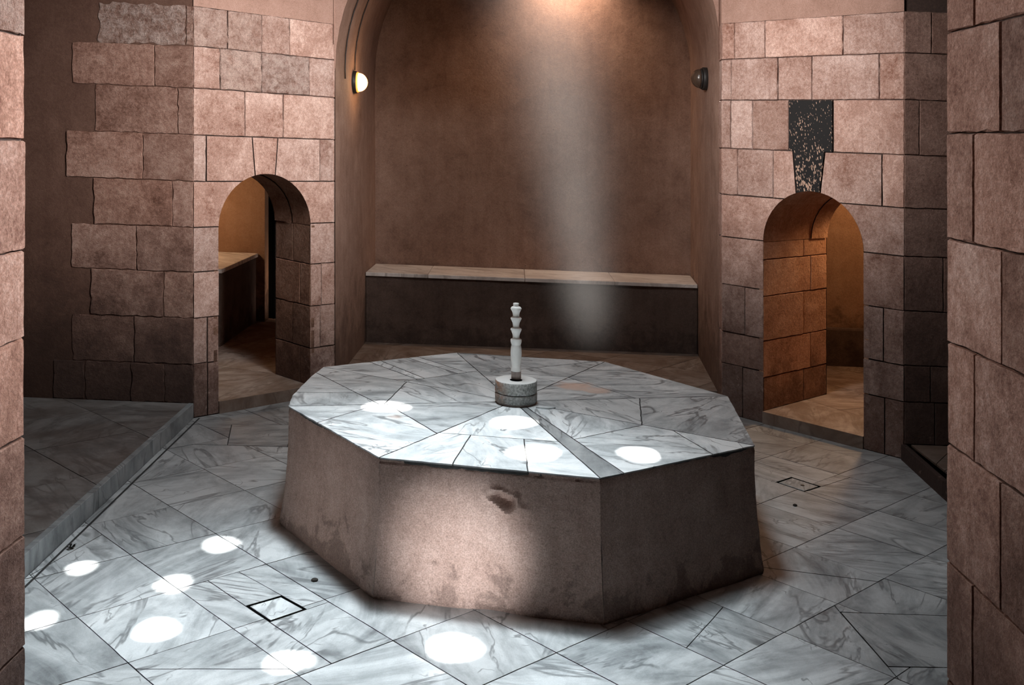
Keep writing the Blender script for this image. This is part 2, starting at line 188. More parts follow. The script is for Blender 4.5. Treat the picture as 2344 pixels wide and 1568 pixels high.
M = {}
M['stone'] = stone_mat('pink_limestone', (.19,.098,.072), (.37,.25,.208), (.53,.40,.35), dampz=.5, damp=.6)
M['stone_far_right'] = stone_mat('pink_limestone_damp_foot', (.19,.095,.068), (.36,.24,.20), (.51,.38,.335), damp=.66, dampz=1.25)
M['stone_left'] = stone_mat('shaded_limestone', (.13,.062,.043), (.265,.155,.12), (.39,.265,.215), damp=.85, dampz=1.25)  # pink stone again, with the left alcove's shade in its colour
M['stone_right'] = stone_mat('dark_damp_limestone', (.11,.062,.048), (.20,.122,.098), (.29,.19,.156), damp=.8, dampz=1.3)  # darker copy of the pink stone: alcove shadow put into the colour
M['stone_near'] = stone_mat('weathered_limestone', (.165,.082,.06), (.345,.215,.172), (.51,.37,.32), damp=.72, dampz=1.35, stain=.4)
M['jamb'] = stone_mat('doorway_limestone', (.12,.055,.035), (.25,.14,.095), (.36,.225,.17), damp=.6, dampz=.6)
M['jamb_right'] = stone_mat('warm_doorway_limestone', (.26,.125,.07), (.44,.25,.16), (.58,.37,.26), damp=.5, dampz=.4)  # lightened and more orange: the room lamp's glow painted into the stone

def plaster_mat(name, dark, mid, light, dampz=.7, damp=.5, dampcol=(.03,.02,.017), grain=1.):
    t = NT(name)
    n1 = t.noise(t.pos, 1.1, 6, .62, .5); n2 = t.noise(t.pos, 5.5, 8, .7, .4); st = t.noise(t.scale(t.pos, (9, 9, .8)), 1.4, 5, .6)
    gr = t.noise(t.pos, 170, 2, .6); gm = t.noise(t.pos, 55, 4, .7)
    f = t.math('ADD', t.math('MULTIPLY', n1, .42), t.math('MULTIPLY', n2, .4))
    f = t.math('ADD', f, t.math('MULTIPLY', st, .18)); f = t.math('ADD', f, t.math('MULTIPLY', t.math('SUBTRACT', gm, .5), .25))
    col = t.ramp(f, [(.32, dark), (.5, mid), (.68, light)])
    col = t.mix(1., col, t.gray(t.remap(gr, .3, .7, 1-.16*grain, 1+.18*grain, False)), 'MULTIPLY')
    pore = t.remap(t.noise(t.pos, 38, 3, .5), .27, .22); col = t.mix(t.math('MULTIPLY', pore, .7), col, (.04,.022,.015))
    zz = t.math('ADD', t.z(), t.math('MULTIPLY', t.math('SUBTRACT', n2, .5), 1.3))
    col = t.mix(t.remap(zz, dampz*.2, dampz*1.2, damp, 0), col, dampcol)
    bp = t.bump(n2, .3, .02); bp = t.bump(gm, .35, .006, bp); bp = t.bump(gr, .3, .002, bp)
    return t.done(col, .85, bp, .2)
M['plaster'] = plaster_mat('brown_plaster', (.16,.09,.065), (.27,.168,.128), (.38,.255,.2))
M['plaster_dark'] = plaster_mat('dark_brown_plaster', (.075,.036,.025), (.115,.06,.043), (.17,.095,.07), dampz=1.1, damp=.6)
M['plaster_pale'] = plaster_mat('pale_pink_plaster', (.24,.135,.1), (.34,.205,.16), (.42,.27,.22))
M['plaster_black'] = plaster_mat('soot_dark_plaster', (.055,.035,.027), (.10,.066,.053), (.15,.103,.084), dampz=.3, damp=.4)
M['plaster_room'] = plaster_mat('warm_plaster', (.22,.12,.07), (.32,.19,.12), (.40,.26,.18), dampz=.55, damp=.85)
M['platform_side'] = plaster_mat('platform_render', (.155,.10,.082), (.255,.18,.152), (.36,.27,.235), dampz=.10, damp=.35, grain=1.7)

def marble_mat(name, white, gray, dark, vein=1., rough=.36, dirt=None, dirtamt=0, rust=(), grime=None):
    t = NT(name); a = t.attr()
    rot = t.n.nodes.new('ShaderNodeVectorRotate'); rot.rotation_type = 'Z_AXIS'
    t.L(t.pos, rot.inputs['Vector']); t.L(t.math('MULTIPLY', a[1], 6.283), rot.inputs['Angle'])
    off = t.n.nodes.new('ShaderNodeCombineXYZ'); t.L(t.math('MULTIPLY', a[2], 50.), off.inputs[0]); t.L(t.math('MULTIPLY', a[2], 23.), off.inputs[1])
    p = t.addv(rot.outputs[0], off.outputs[0])
    band = t.noise(t.scale(p, (1.1, 3.6, 1.1)), 1.25, 7, .64, 1.3)
    cloud = t.noise(p, 3.4, 7, .68, .6)
    f = t.math('ADD', t.math('MULTIPLY', band, .6), t.math('MULTIPLY', cloud, .4))
    col = t.ramp(f, [(.30, dark), (.45, gray), (.57, white)])
    v1 = t.noise(t.scale(p, (.8, 3., 1.)), 1.3, 4, .55, .9)
    ln = t.remap(t.math('ABSOLUTE', t.math('SUBTRACT', v1, .5)), 0, .028, .6*vein, 0)
    ln = t.math('MULTIPLY', ln, t.remap(cloud, .38, .55))
    col = t.mix(ln, col, dark)
    v2 = t.noise(p, 1.9, 4, .5, .5)
    l2 = t.math('MULTIPLY', t.remap(t.math('ABSOLUTE', t.math('SUBTRACT', v2, .47)), 0, .005, .6*vein, 0), t.remap(band, .52, .6))
    col = t.mix(l2, col, dark)
    gr = t.noise(t.pos, 210, 2, .6)
    col = t.mix(1., col, t.gray(t.math('MULTIPLY', t.remap(gr, .3, .7, .93, 1.06, False), a[0])), 'MULTIPLY')
    if dirt:
        col = t.mix(t.remap(t.noise(t.pos, 3.1, 6, .65), .35, .62, dirtamt, dirtamt*.35), col, dirt)
    if grime:
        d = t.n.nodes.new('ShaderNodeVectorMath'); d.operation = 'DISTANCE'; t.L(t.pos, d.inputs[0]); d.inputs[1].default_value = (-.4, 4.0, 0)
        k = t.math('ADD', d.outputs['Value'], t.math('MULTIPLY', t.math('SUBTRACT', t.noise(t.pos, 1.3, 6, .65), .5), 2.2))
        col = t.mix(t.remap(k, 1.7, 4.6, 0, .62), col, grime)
    for c, rad, amt in rust:
        d = t.n.nodes.new('ShaderNodeVectorMath'); d.operation = 'DISTANCE'; t.L(t.pos, d.inputs[0]); d.inputs[1].default_value = c
        k = t.math('ADD', t.math('DIVIDE', d.outputs['Value'], rad), t.math('MULTIPLY', t.math('SUBTRACT', cloud, .5), 3.))
        col = t.mix(t.remap(k, 1., .35, 0, amt), col, (.62,.42,.33))
    bp = t.bump(t.noise(t.pos, 9, 4, .5), .12, .01); bp = t.bump(gr, .06, .001, bp)
    return t.done(col, t.remap(cloud, .3, .7, rough+.1, rough-.06, False), bp, .4)
M['marble'] = marble_mat('grey_veined_marble', (.66,.70,.715), (.41,.445,.46), (.11,.122,.13))
M['marble_floor'] = marble_mat('worn_floor_marble', (.67,.71,.725), (.41,.445,.46), (.10,.112,.12), vein=1.15, grime=(.13,.105,.092))
M['marble_top'] = marble_mat('white_marble', (.70,.73,.74), (.44,.475,.49), (.10,.112,.12), vein=1.3, rough=.45, rust=((fall((.36,6.02,.6)), .13, .75), (fall((.48,5.92,.6)), .10, .6), (fall((-.58,5.19,.6)), .07, .5)))
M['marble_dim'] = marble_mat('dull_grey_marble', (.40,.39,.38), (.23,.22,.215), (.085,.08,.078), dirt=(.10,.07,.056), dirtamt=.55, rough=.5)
M['marble_warm'] = marble_mat('stained_marble', (.48,.40,.35), (.29,.22,.18), (.11,.08,.065), dirt=(.13,.075,.05), dirtamt=.6, rough=.5)  # browner base holds both dirt and the warm bounce light
M['bench_slab'] = marble_mat('bench_marble', (.80,.74,.70), (.6,.53,.49), (.28,.22,.19), rough=.45)
def flat(name, col, rough=.8, metal=0., noise_amt=.3, sc=60):
    t = NT(name); n = t.noise(t.pos, sc, 4, .6)
    c = t.mix(1., col, t.gray(t.remap(n, .3, .7, 1-noise_amt, 1+noise_amt, False)), 'MULTIPLY')
    t.b.inputs['Metallic'].default_value = metal
    return t.done(c, rough, t.bump(n, .2, .003), .4)
M['grout'] = flat('dark_grout', (.035,.036,.036)); M['mortar'] = flat('dark_mortar', (.055,.032,.025))
M['black'] = flat('black_void', (.003,.003,.003), 1.)
for _n in M['black'].node_tree.nodes:
    if _n.type == 'BSDF_PRINCIPLED': _n.inputs['Specular IOR Level'].default_value = 0; M['iron'] = flat('black_iron', (.018,.016,.015), .5)
M['cable'] = flat('black_cable', (.02,.014,.012), .6); M['debris'] = flat('dry_brown_leaf', (.03,.026,.022), .9)
M['turned'] = flat('white_turned_marble', (.86,.86,.84), .45, 0, .07, 14)
M['turned_foot'] = flat('brown_stained_marble', (.30,.25,.23), .6, 0, .3, 30)
def drum_mat():
    t = NT('rust_stained_stone'); n = t.noise(t.pos, 16, 7, .7, .4); m = t.noise(t.pos, 90, 4, .7)
    col = t.ramp(m, [(.3, (.09,.093,.09)), (.52, (.25,.255,.25)), (.75, (.42,.42,.41))])
    x = t.n.nodes.new('ShaderNodeSeparateXYZ'); t.L(t.pos, x.inputs[0])
    side = t.remap(x.outputs[0], .0, -.11)
    col = t.mix(t.math('MULTIPLY', side, t.remap(n, .36, .6)), col, (.32,.14,.065))
    col = t.mix(t.math('MULTIPLY', t.remap(n, .56, .66), .5), col, (.35,.40,.33))
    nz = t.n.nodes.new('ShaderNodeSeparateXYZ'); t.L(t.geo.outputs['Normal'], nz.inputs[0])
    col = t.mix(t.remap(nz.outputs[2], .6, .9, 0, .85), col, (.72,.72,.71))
    return t.done(col, .75, t.bump(m, .4, .004), .3)
M['drum'] = drum_mat()
def key_mat():
    t = NT('dark_flecked_stone'); a = t.attr()
    q = t.scale(t.pos, (1.25, 1.25, .8))
    n0 = t.noise(t.pos, 9, 4, .6)
    rot = t.n.nodes.new('ShaderNodeVectorRotate'); rot.rotation_type = 'Y_AXIS'; rot.inputs['Angle'].default_value = .5; t.L(q, rot.inputs['Vector'])
    v = t.n.nodes.new('ShaderNodeTexVoronoi'); v.inputs['Scale'].default_value = 46; v.inputs['Randomness'].default_value = .85
    wob = t.addv(t.scale(rot.outputs[0], (1.6, 1.6, .75)), t.scale(t.noise(t.pos, 60, 3, .6, 0, True), (.02, .02, .02)))
    t.L(wob, v.inputs['Vector'])
    x = t.n.nodes.new('ShaderNodeSeparateXYZ'); t.L(t.pos, x.inputs[0])
    dens = t.remap(x.outputs[2], 1.62, 2.3, .46, .23)
    dens = t.math('MULTIPLY', dens, t.remap(n0, .33, .6, .35, 1.15))
    fl = t.remap(v.outputs['Distance'], dens, t.math('SUBTRACT', dens, .07))
    col = t.mix(fl, (.011,.010,.010), (.46,.30,.22))
    return t.done(col, .8, t.bump(fl, .6, .006), .3)
M['key'] = key_mat()

def mat_emit(name, col, st, base=(.8,.5,.2)):
    t = NT(name); t.b.inputs['Emission Color'].default_value = (*col, 1); t.b.inputs['Emission Strength'].default_value = st
    return t.done((*base, 1), .3)
M['lit_glass'] = mat_emit('lit_amber_glass', (1., .62, .25), 7.)
_t = NT.__new__(NT); _t.m = M['lit_glass']; _t.n = _t.m.node_tree; _lw = _t.n.nodes.new('ShaderNodeLayerWeight'); _lw.inputs[0].default_value = .5
_b = [n for n in _t.n.nodes if n.type == 'BSDF_PRINCIPLED'][0]
_t.L(_t.mix(_t.remap(_lw.outputs['Facing'], .55, .85), (1.,.80,.58), (.16,.045,.004)), _b.inputs['Emission Color'])
M['amber'] = mat_emit('amber_rim', (1., .36, .05), 1.6)
tg = NT('smoky_glass'); tg.b.inputs['Transmission Weight'].default_value = .35; M['dark_glass'] = tg.done((.11,.07,.05,1), .25, None, .5)

# ------------------------------------------------------------------ masonry
class Plane:
    def __init__(s, A, B, z=0):
        s.A = A; L = math.dist(A, B); s.L = L; s.e = ((B[0]-A[0])/L, (B[1]-A[1])/L); s.n = (s.e[1], -s.e[0])   # n points to the room (right of A->B)
    def __call__(s, u, z, w=0.):
        return (s.A[0]+s.e[0]*u+s.n[0]*w, s.A[1]+s.e[1]*u+s.n[1]*w, z)

def jit(p, k=.0035):
    q = Vector((p[0]*9.1, p[1]*9.1, k*1000)); v = noise.noise_vector(q*2.3)
    return (p[0]+v.x*k, p[1]+v.y*k)

def lay_blocks(mb, P, blocks, gap=.0022, cham=.0035, rnd=RND, cut=None, proud=.003, wear=1.):
    for poly, tone, pit in blocks:
        poly = ccw([tuple(p) for p in poly])
        hue = rnd.random(); T = (tone*rnd.uniform(.93, 1.06), pit, hue); w = rnd.uniform(-proud, proud)
        touch = cut is not None and cut_hits(poly, cut)
        A = inset(poly, gap); B = inset(poly, gap+cham)
        if not A or not B: continue
        if touch:
            A = inset(poly, gap+.002)
            for q in subtract(A, cut): mb.face([P(p[0], p[1], w) for p in q], T)
            continue
        if len(A) != len(B):
            mb.face([P(p[0], p[1], w) for p in A], T); continue
        ra, rb = [], []
        for i in range(len(A)):
            a, b = A[i], A[(i+1) % len(A)]; c, d = B[i], B[(i+1) % len(B)]
            n = max(2, round(math.dist(a, b)/.035))
            for k in range(n):
                f = k/n
                ra.append((a[0]+(b[0]-a[0])*f, a[1]+(b[1]-a[1])*f)); rb.append((c[0]+(d[0]-c[0])*f, c[1]+(d[1]-c[1])*f))
        am = (.0028 + .005*pit)*wear
        ra = [jit(p, am) for p in ra]; rb = [jit(p, am*1.4) for p in rb]
        a3 = [P(p[0], p[1], w-.009) for p in ra]; b3 = [P(p[0], p[1], w) for p in rb]; c3 = [P(p[0], p[1], w-.035) for p in ra]
        mb.face(b3, T); mb.strip(a3, b3, T); mb.strip(c3, a3, (T[0]*.7, T[1], T[2]))

def arch_poly(u0, u1, apex, n=26):
    r = (u1-u0)/2; zs = apex - r; c = (u0+u1)/2
    return [(u0, -.2), (u1, -.2)] + [(c+r*math.cos(math.pi*i/n), zs+r*math.sin(math.pi*i/n)) for i in range(n+1)]
def cut_hits(poly, cut):
    q = poly
    for i in range(len(cut)):
        q = clip(q, cut[i], cut[(i+1) % len(cut)])
        if len(q) < 3: return False
    return abs(area(q)) > 1e-6
def subtract(poly, cut):
    """pieces of a convex polygon outside a convex ccw cutter"""
    out, rest = [], poly
    for i in range(len(cut)):
        a, b = cut[i], cut[(i+1) % len(cut)]
        if math.dist(a, b) < 1e-6: continue
        o = clip(rest, b, a)
        if len(o) > 2 and abs(area(o)) > 1e-7: out.append(o)
        rest = clip(rest, a, b)
        if len(rest) < 3: break
    return out

def backing(mb, P, u0, u1, z0, z1, w, cut=None):
    for q in (subtract([(u0,z0),(u1,z0),(u1,z1),(u0,z1)], cut) if cut else [[(u0,z0),(u1,z0),(u1,z1),(u0,z1)]]):
        mb.face([P(p[0], p[1], w) for p in q])
TOPZ = 3.45

AL, BL, AR, BR = (-2.21,7.2), (-1.378,8.05), (2.588,6.85), (1.595,7.9)
P_LD = Plane(AL, BL); P_RD = Plane(BR, AR); P_LW = Plane((-4.4,7.2), AL); P_RW = Plane(AR, (4.4,6.85))
def door_wall(side, P, key, thick, ztop, stone):
    u0, u1, apex = D[key+'_arch']; cut = ccw(arch_poly(u0, u1, apex))
    mb = MB(); lay_blocks(mb, P, D[key], cut=cut)
    w = struct(mb.build('wall_%s_doorway' % side, stone))
    mb = MB(); backing(mb, P, 0, P.L, -.15, ztop, -.012, cut)
    # rear face of the wall, seen from the small room behind
    backing(mb, P, -.25, P.L+.25, -.1, TOPZ, -thick, cut)
    o = mb.build('wall_%s_mortar' % side, M['mortar']); struct(o)
    mb = MB()
    for q in [[(0,ztop-.003),(P.L,ztop-.003),(P.L,TOPZ),(0,TOPZ)]]:
        mb.face([P(p[0], p[1], .002) for p in q])
    struct(mb.build('wall_%s_upper_plaster' % side, M['plaster_pale']))
    return u0, u1, apex, cut

lu0, lu1, lap, lcut = door_wall('left', P_LD, 'ld', .48, 2.86, M['stone'])
ru0, ru1, rap, rcut = door_wall('right', P_RD, 'rd', .9, 2.96, M['stone_far_right'])

def reveal(name, P, u0, u1, apex, thick, courses, split, mat):
    """jamb stones on both sides and the round soffit of a doorway"""
    r = (u1-u0)/2; zs = apex-r; c = (u0+u1)/2
    mb = MB()
    for side in (0, 1):
        J = Plane((0,0),(1,0))
        u = u0 if side == 0 else u1; sg = 1 if side == 0 else -1
        f = lambda a, z, w=0., u=u, sg=sg: P(u + sg*w, z, -a if side == 0 else -(thick-a))
        bl = []
        zz = [z for z in courses if z < zs-.08] + [zs]
        for i in range(len(zz)-1):
            sp = split if i % 2 else split-.1
            if side: sp = thick-sp
            for a, b in ((0, sp), (sp, thick)): bl.append([[(a, zz[i]), (b, zz[i]), (b, zz[i+1]), (a, zz[i+1])], RND.uniform(.85, 1.08), .25])
        lay_blocks(mb, f, bl, proud=.002)
    # soffit: ring of voussoirs, one joint along the middle
    n = 20
    for (a, b) in ((0, split), (split, thick)):
        for k in range(n):
            t0, t1 = math.pi*k/n, math.pi*(k+1)/n
            rr = r - (.0 if a == 0 else .008)
            q = [P(c+rr*math.cos(t), zs+rr*math.sin(t), -w) for t, w in ((t0, a), (t0, b), (t1, b), (t1, a))]
            mb.face(q, (.92 if a else 1., .3, .3 + .3*((k//5) % 2)), True)
    return struct(mb.build(name, mat))
Zl = [.085, .37,.69,1.01,1.32]
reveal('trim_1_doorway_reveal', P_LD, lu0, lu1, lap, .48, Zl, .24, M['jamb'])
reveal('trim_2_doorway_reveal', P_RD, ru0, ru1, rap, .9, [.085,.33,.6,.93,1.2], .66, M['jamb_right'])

# left iwan: plastered wall with a toothed edge of stone blocks
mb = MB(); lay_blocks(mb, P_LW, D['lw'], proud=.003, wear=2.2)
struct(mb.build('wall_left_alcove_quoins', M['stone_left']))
mb = MB(); backing(mb, P_LW, 0, P_LW.L, -.1, TOPZ, -.007)
struct(mb.build('wall_left_alcove_plaster', M['plaster_dark']))
# right iwan wall
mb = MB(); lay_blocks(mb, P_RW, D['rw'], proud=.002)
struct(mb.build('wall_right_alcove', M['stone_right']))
mb = MB(); backing(mb, P_RW, 0, P_RW.L, -.1, TOPZ, -.014)
struct(mb.build('wall_right_alcove_mortar', M['mortar']))

# piers of the front opening, close to the viewer
def pier(side, X, key, flip):
    A = (X, 3.2); B = (X, -1.)
    f = (lambda u, z, w=0.: (X - w, 3.2 - u, z)) if not flip else (lambda u, z, w=0.: (X + w, 3.2 - u, z))
    mb = MB(); lay_blocks(mb, f, D[key], gap=.0024, cham=.0035, proud=.003)
    struct(mb.build('wall_front_%s_pier' % side, M['stone_near']))
    mb = MB(); backing(mb, f, 0, 4.2, -.2, TOPZ, -.013)
    s = -1 if flip else 1
    mb.face([(X+s*.013, 3.195, -.2), (X+s*3.2, 3.195, -.2), (X+s*3.2, 3.195, TOPZ), (X+s*.013, 3.195, TOPZ)])   # room side of the front wall
    struct(mb.build('wall_front_%s' % side, M['mortar']))
pier('right', 1.34, 'pr', False)
pier('left', -1.5, 'pl', True)

# ------------------------------------------------------------------ niche at the back
NB = 10.3
NLX, NRX = -1.352, 1.77
# stone returns at the mouth of the niche
P_NL = Plane(BL, (-1.378, 8.6))
mb = MB(); lay_blocks(mb, P_NL, D['nl'], proud=.002); backing(mb, P_NL, 0, .3, -.1, 2.95, -.013)
struct(mb.build('wall_niche_left_return', M['stone']))
P_NR = Plane((1.64, 8.5), BR)
mb = MB()
Zr = [0,.38,.62,.98,1.34,1.66,2.01,2.375,2.684,2.96]
lay_blocks(mb, P_NR, [[[(P_NR.L-w, a), (P_NR.L, a), (P_NR.L, b), (P_NR.L-w, b)], .95, .35] for a, b, w in zip(Zr, Zr[1:], [.16,.12,.18,.13,.2,.15,.2,.14,.18])], proud=.002)
struct(mb.build('wall_niche_right_return', M['stone']))
def niche_prof(Y, xl, xr, zl, zr, n=30):
    a = (xr-xl)/2; c = (xr+xl)/2
    pts = [(xl, Y, -.05)] + [(xl, Y, zl*i/8) for i in range(1, 8)]
    for i in range(n+1):
        t = math.pi - math.pi*i/n
        x = c+a*math.cos(t); zs = zl+(zr-zl)*(x-xl)/(xr-xl)
        pts.append((x, Y, zs + a*math.sin(t)))
    return pts + [(xr, Y, zr*i/8) for i in range(7, 0, -1)] + [(xr, Y, -.05)]
loops = []
for k in range(9):
    f = k/8
    loops.append(niche_prof(8.06+(NB-8.06)*f, -1.372+.02*f, 1.612+.158*f, 2.52+.13*f, 2.78-.06*f))
NP = len(loops[0])
for nm, i0, i1 in (('wall_niche_left', 0, 8), ('ceiling_niche_vault', 8, NP-9), ('wall_niche_right', NP-9, NP-1)):
    mb = MB()
    for a, b in zip(loops, loops[1:]): mb.strip(b[i0:i1+1], a[i0:i1+1], (1,.25,.5), False, True)
    struct(mb.build(nm, M['plaster']))
mb = MB(); L8 = loops[-1]; mb.face([(p[0], NB-.02, p[2]) for p in L8])
struct(mb.build('wall_niche_back', M['plaster']))
# wall above the mouth of the niche
mb = MB(); F0 = loops[0]; arcp = [(BL[0],8.052,2.5)]+[p for p in F0 if p[2] > 2.45]+[(1.598,7.902,2.7)]
for a, b in zip(arcp, arcp[1:]): mb.face([a, b, (b[0], b[1]-.005, 4.6), (a[0], a[1]-.005, 4.6)])
struct(mb.build('wall_niche_spandrel', M['plaster_pale']))

# bench across the niche
bench = thing('niche_bench', 'long low bench of dark plaster with a marble seat across the back niche', 'bench', (.17, 9.95, .09))
mb = MB(); nseg, nz = 60, 14
def bfront(i, k):
    x = -1.352+(1.716+1.352)*i/nseg; z = .06+(.705-.06)*k/nz
    q = Vector((x*3, z*4, 1.7)); d = noise.noise(q)*.012+noise.noise(q*4)*.006
    crack = math.exp(-((z-.36-.03*math.sin(x*5))/.018)**2)*.012*max(0, math.sin(x*1.9+1.4))
    return (x, 9.63+.004*x+d+crack, z)
for i in range(nseg):
    for k in range(nz): mb.face([bfront(i,k), bfront(i+1,k), bfront(i+1,k+1), bfront(i,k+1)], smooth=True)
mb.face([bfront(0,nz), bfront(nseg,nz), (1.755,NB-.03,.705), (-1.345,NB-.03,.705)])
mb.build('bench_base', M['plaster_black'], bench)
for x0, x1, t in ((-1.372,-.78,.9), (-.777,.118,1.0), (.121,.95,1.05), (.953,1.722,.95)):
    mb = MB(); T = (t, RND.random()*.1, RND.random())
    fx = lambda x, y: -1.372+.02*(y-8.06)/2.24+.006 if x < -1.3 else 1.612+.158*(y-8.06)/2.24-.006 if x > 1.6 else x
    q = [(fx(x,y), y) for x, y in ((x0,9.6),(x1,9.6),(x1,NB-.03),(x0,NB-.03))]
    mb.face([(x,y,.742) for x, y in q], T); mb.face([(x,y,.707) for x, y in q][::-1], T); mb.strip([(x,y,.707) for x, y in q], [(x,y,.742) for x, y in q], T)
    mb.build('seat_slab', M['bench_slab'], bench, bevel=.004)

# ------------------------------------------------------------------ floors
def tiles(mb, region, ang1, o1, s1, ang2, o2, s2, z, tone, holes=(), gap=.0022, rnd=RND, bright=None):
    region = ccw(region)
    d1 = (math.cos(ang1), math.sin(ang1)); n1 = (-d1[1], d1[0]); d2 = (math.cos(ang2), math.sin(ang2)); n2 = (-d2[1], d2[0])
    def span(n): v = [p[0]*n[0]+p[1]*n[1] for p in region]; return min(v), max(v)
    a0, a1 = span(n1); b0, b1 = span(n2)
    def pt(n, o): return (n[0]*o, n[1]*o)
    for i in range(math.floor((a0-o1)/s1), math.ceil((a1-o1)/s1)):
        for j in range(math.floor((b0-o2)/s2), math.ceil((b1-o2)/s2)):
            q = region
            for n, d, o, sgn in ((n1,d1,o1+i*s1,1),(n1,d1,o1+(i+1)*s1,-1),(n2,d2,o2+j*s2,1),(n2,d2,o2+(j+1)*s2,-1)):
                p = pt(n, o); e = (p[0]+d[0]*sgn, p[1]+d[1]*sgn); q = clip(q, p, e)
                if len(q) < 3: break
            if len(q) < 3 or abs(area(q)) < .0008: continue
            pieces = [ccw(q)]
            if rnd.random() < .16:      # an old break across the slab
                cx = sum(p[0] for p in q)/len(q); cy = sum(p[1] for p in q)/len(q); t = rnd.uniform(0, 3.14)
                a = (cx, cy); b = (cx+math.cos(t), cy+math.sin(t)); pieces = [x for x in (clip(q, a, b), clip(q, b, a)) if len(x) > 2]
            for h in holes:
                pieces = [r for x in pieces for r in (subtract(ccw(x), h) if cut_hits(ccw(x), h) else [x])]
            T0 = tone*rnd.uniform(.86, 1.1); rot = rnd.choice((.02,.14,.26,.4,.62,.8))+rnd.uniform(-.04,.04); sd = rnd.random()
            for x in pieces:
                x = ccw(x); T = (T0*rnd.uniform(.96,1.04), rot, sd)
                y = inset(x, gap)
                if y:
                    y = [jit(p, .0018) for i in range(len(y)) for p in subdiv(y[i], y[(i+1) % len(y)], .07)]
                    dz = rnd.uniform(-.0006, .0006)
                    top = [(p[0], p[1], z+dz) for p in y]; mb.face(top, T); mb.strip([(p[0], p[1], z-.012) for p in y], top, (T[0]*.5, T[1], T[2]))
R = math.radians
STEP = [(-2.207,7.2),(-2.141,4.557),(-2.10,3.0)]
region = [(-2.10,3.0),(2.45,3.0),(2.59,6.85),(1.60,7.9),(-1.378,8.05),(-2.207,7.2)]
mouth = [(-1.378,8.05),(1.60,7.9),(1.62,8.2),(-1.378,8.2)]
drains = [ccw([tuple(p) for p in q]) for q in D['drain']]
tri = ccw([tuple(p) for p in D['tri']])
panel = ccw([(-1.812,6.606),(-1.43,6.62),(-1.50,7.122),(-1.91,7.072)])
mb = MB()
tiles(mb, region, R(-45.8), 1.676, .4302, R(43.2), 2.375, .4775, 0., 1., holes=[inset(drains[0], -.0), inset(drains[1], -.0), tri, panel])
tiles(mb, mouth, R(-45.8), 1.676, .4302, R(43.2), 2.375, .4775, 0., .9)
for q, t, rot in ((tri, .72, .17), (panel, .8, .45)):
    y = inset(q, .004); mb.face([(p[0], p[1], 0.) for p in y], (t, rot, .33))
# bed below the slabs
floor = mb.build('floor', M['marble_floor']); struct(floor)
mb = MB(); mb.face([(-5,-1.5,-.006),(5,-1.5,-.006),(5,11.5,-.006),(-5,11.5,-.006)]); struct(mb.build('floor_bed', M['grout']))

# raised floors of the side alcoves, with a marble kerb
mb = MB(); rl = [(-4.4,3.2),(-2.14,3.2),(-2.175,4.557),(-2.24,7.2),(-4.4,7.2)]
tiles(mb, rl, R(-43), 1.9, .62, R(47), 3.05, .62, .1, .70)
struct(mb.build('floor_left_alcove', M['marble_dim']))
def kerb(name, pts, h, tone, mat, side=1):
    mb = MB()
    for (a, b) in zip(pts, pts[1:]):
        L = math.dist(a, b); n = max(1, round(L/.9)); ex, ey = (b[0]-a[0])/L, (b[1]-a[1])/L; nx, ny = ey*side, -ex*side
        for i in range(n):
            u0, u1 = L*i/n+.0015, L*(i+1)/n-.0015; T = (tone*RND.uniform(.9,1.1), RND.random(), RND.random())
            q = [(a[0]+ex*u+nx*w, a[1]+ey*u+ny*w) for u, w in ((u0,0),(u1,0),(u1,.035),(u0,.035))]
            lo = [(x, y, -.004) for x, y in q]; hi = [(x, y, h) for x, y in q]
            mb.face(hi, T); mb.strip(lo, hi, T)
    return struct(mb.build(name, mat, merge=2, bevel=.003))
kerb('trim_3_step', [STEP[0], STEP[1], (-2.105,3.2)], .103, .50, M['marble'], 1)
mb = MB()
for a, b in ((STEP[0], STEP[1]), (STEP[1], (-2.105,3.2))): mb.face([(a[0]+.034,a[1],.0012),(a[0]+.046,a[1],.0012),(b[0]+.046,b[1],.0012),(b[0]+.034,b[1],.0012)])  # dark strip laid as the contact line at the kerb foot
struct(mb.build('trim_5_step_joint', M['grout']))
mb = MB(); tiles(mb, [(2.60,3.2),(4.4,3.2),(4.4,6.85),(2.63,6.85)], R(-45), .3, .6, R(45), .2, .6, .1, .4)
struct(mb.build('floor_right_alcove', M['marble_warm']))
kerb('trim_4_step', [(2.565,6.85),(2.53,6.1),(2.44,3.2)], .102, .3, M['stone_right'], -1)
# niche floor
mb = MB(); tiles(mb, [(-1.40,8.2),(1.66,8.2),(1.76,9.66),(-1.40,9.66)], R(-28), .2, .7, R(52), .1, .55, .09, .72)
mb.face([(-1.39,8.2,-.01),(1.63,8.2,-.01),(1.63,8.2,.088),(-1.39,8.2,.088)], (.5,.1,.3))
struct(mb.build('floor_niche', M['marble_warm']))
mb = MB(); mb.face([(-1.4,8.2,.084),(1.66,8.2,.084),(1.78,9.7,.084),(-1.4,9.7,.084)]); struct(mb.build('floor_niche_bed', M['grout']))

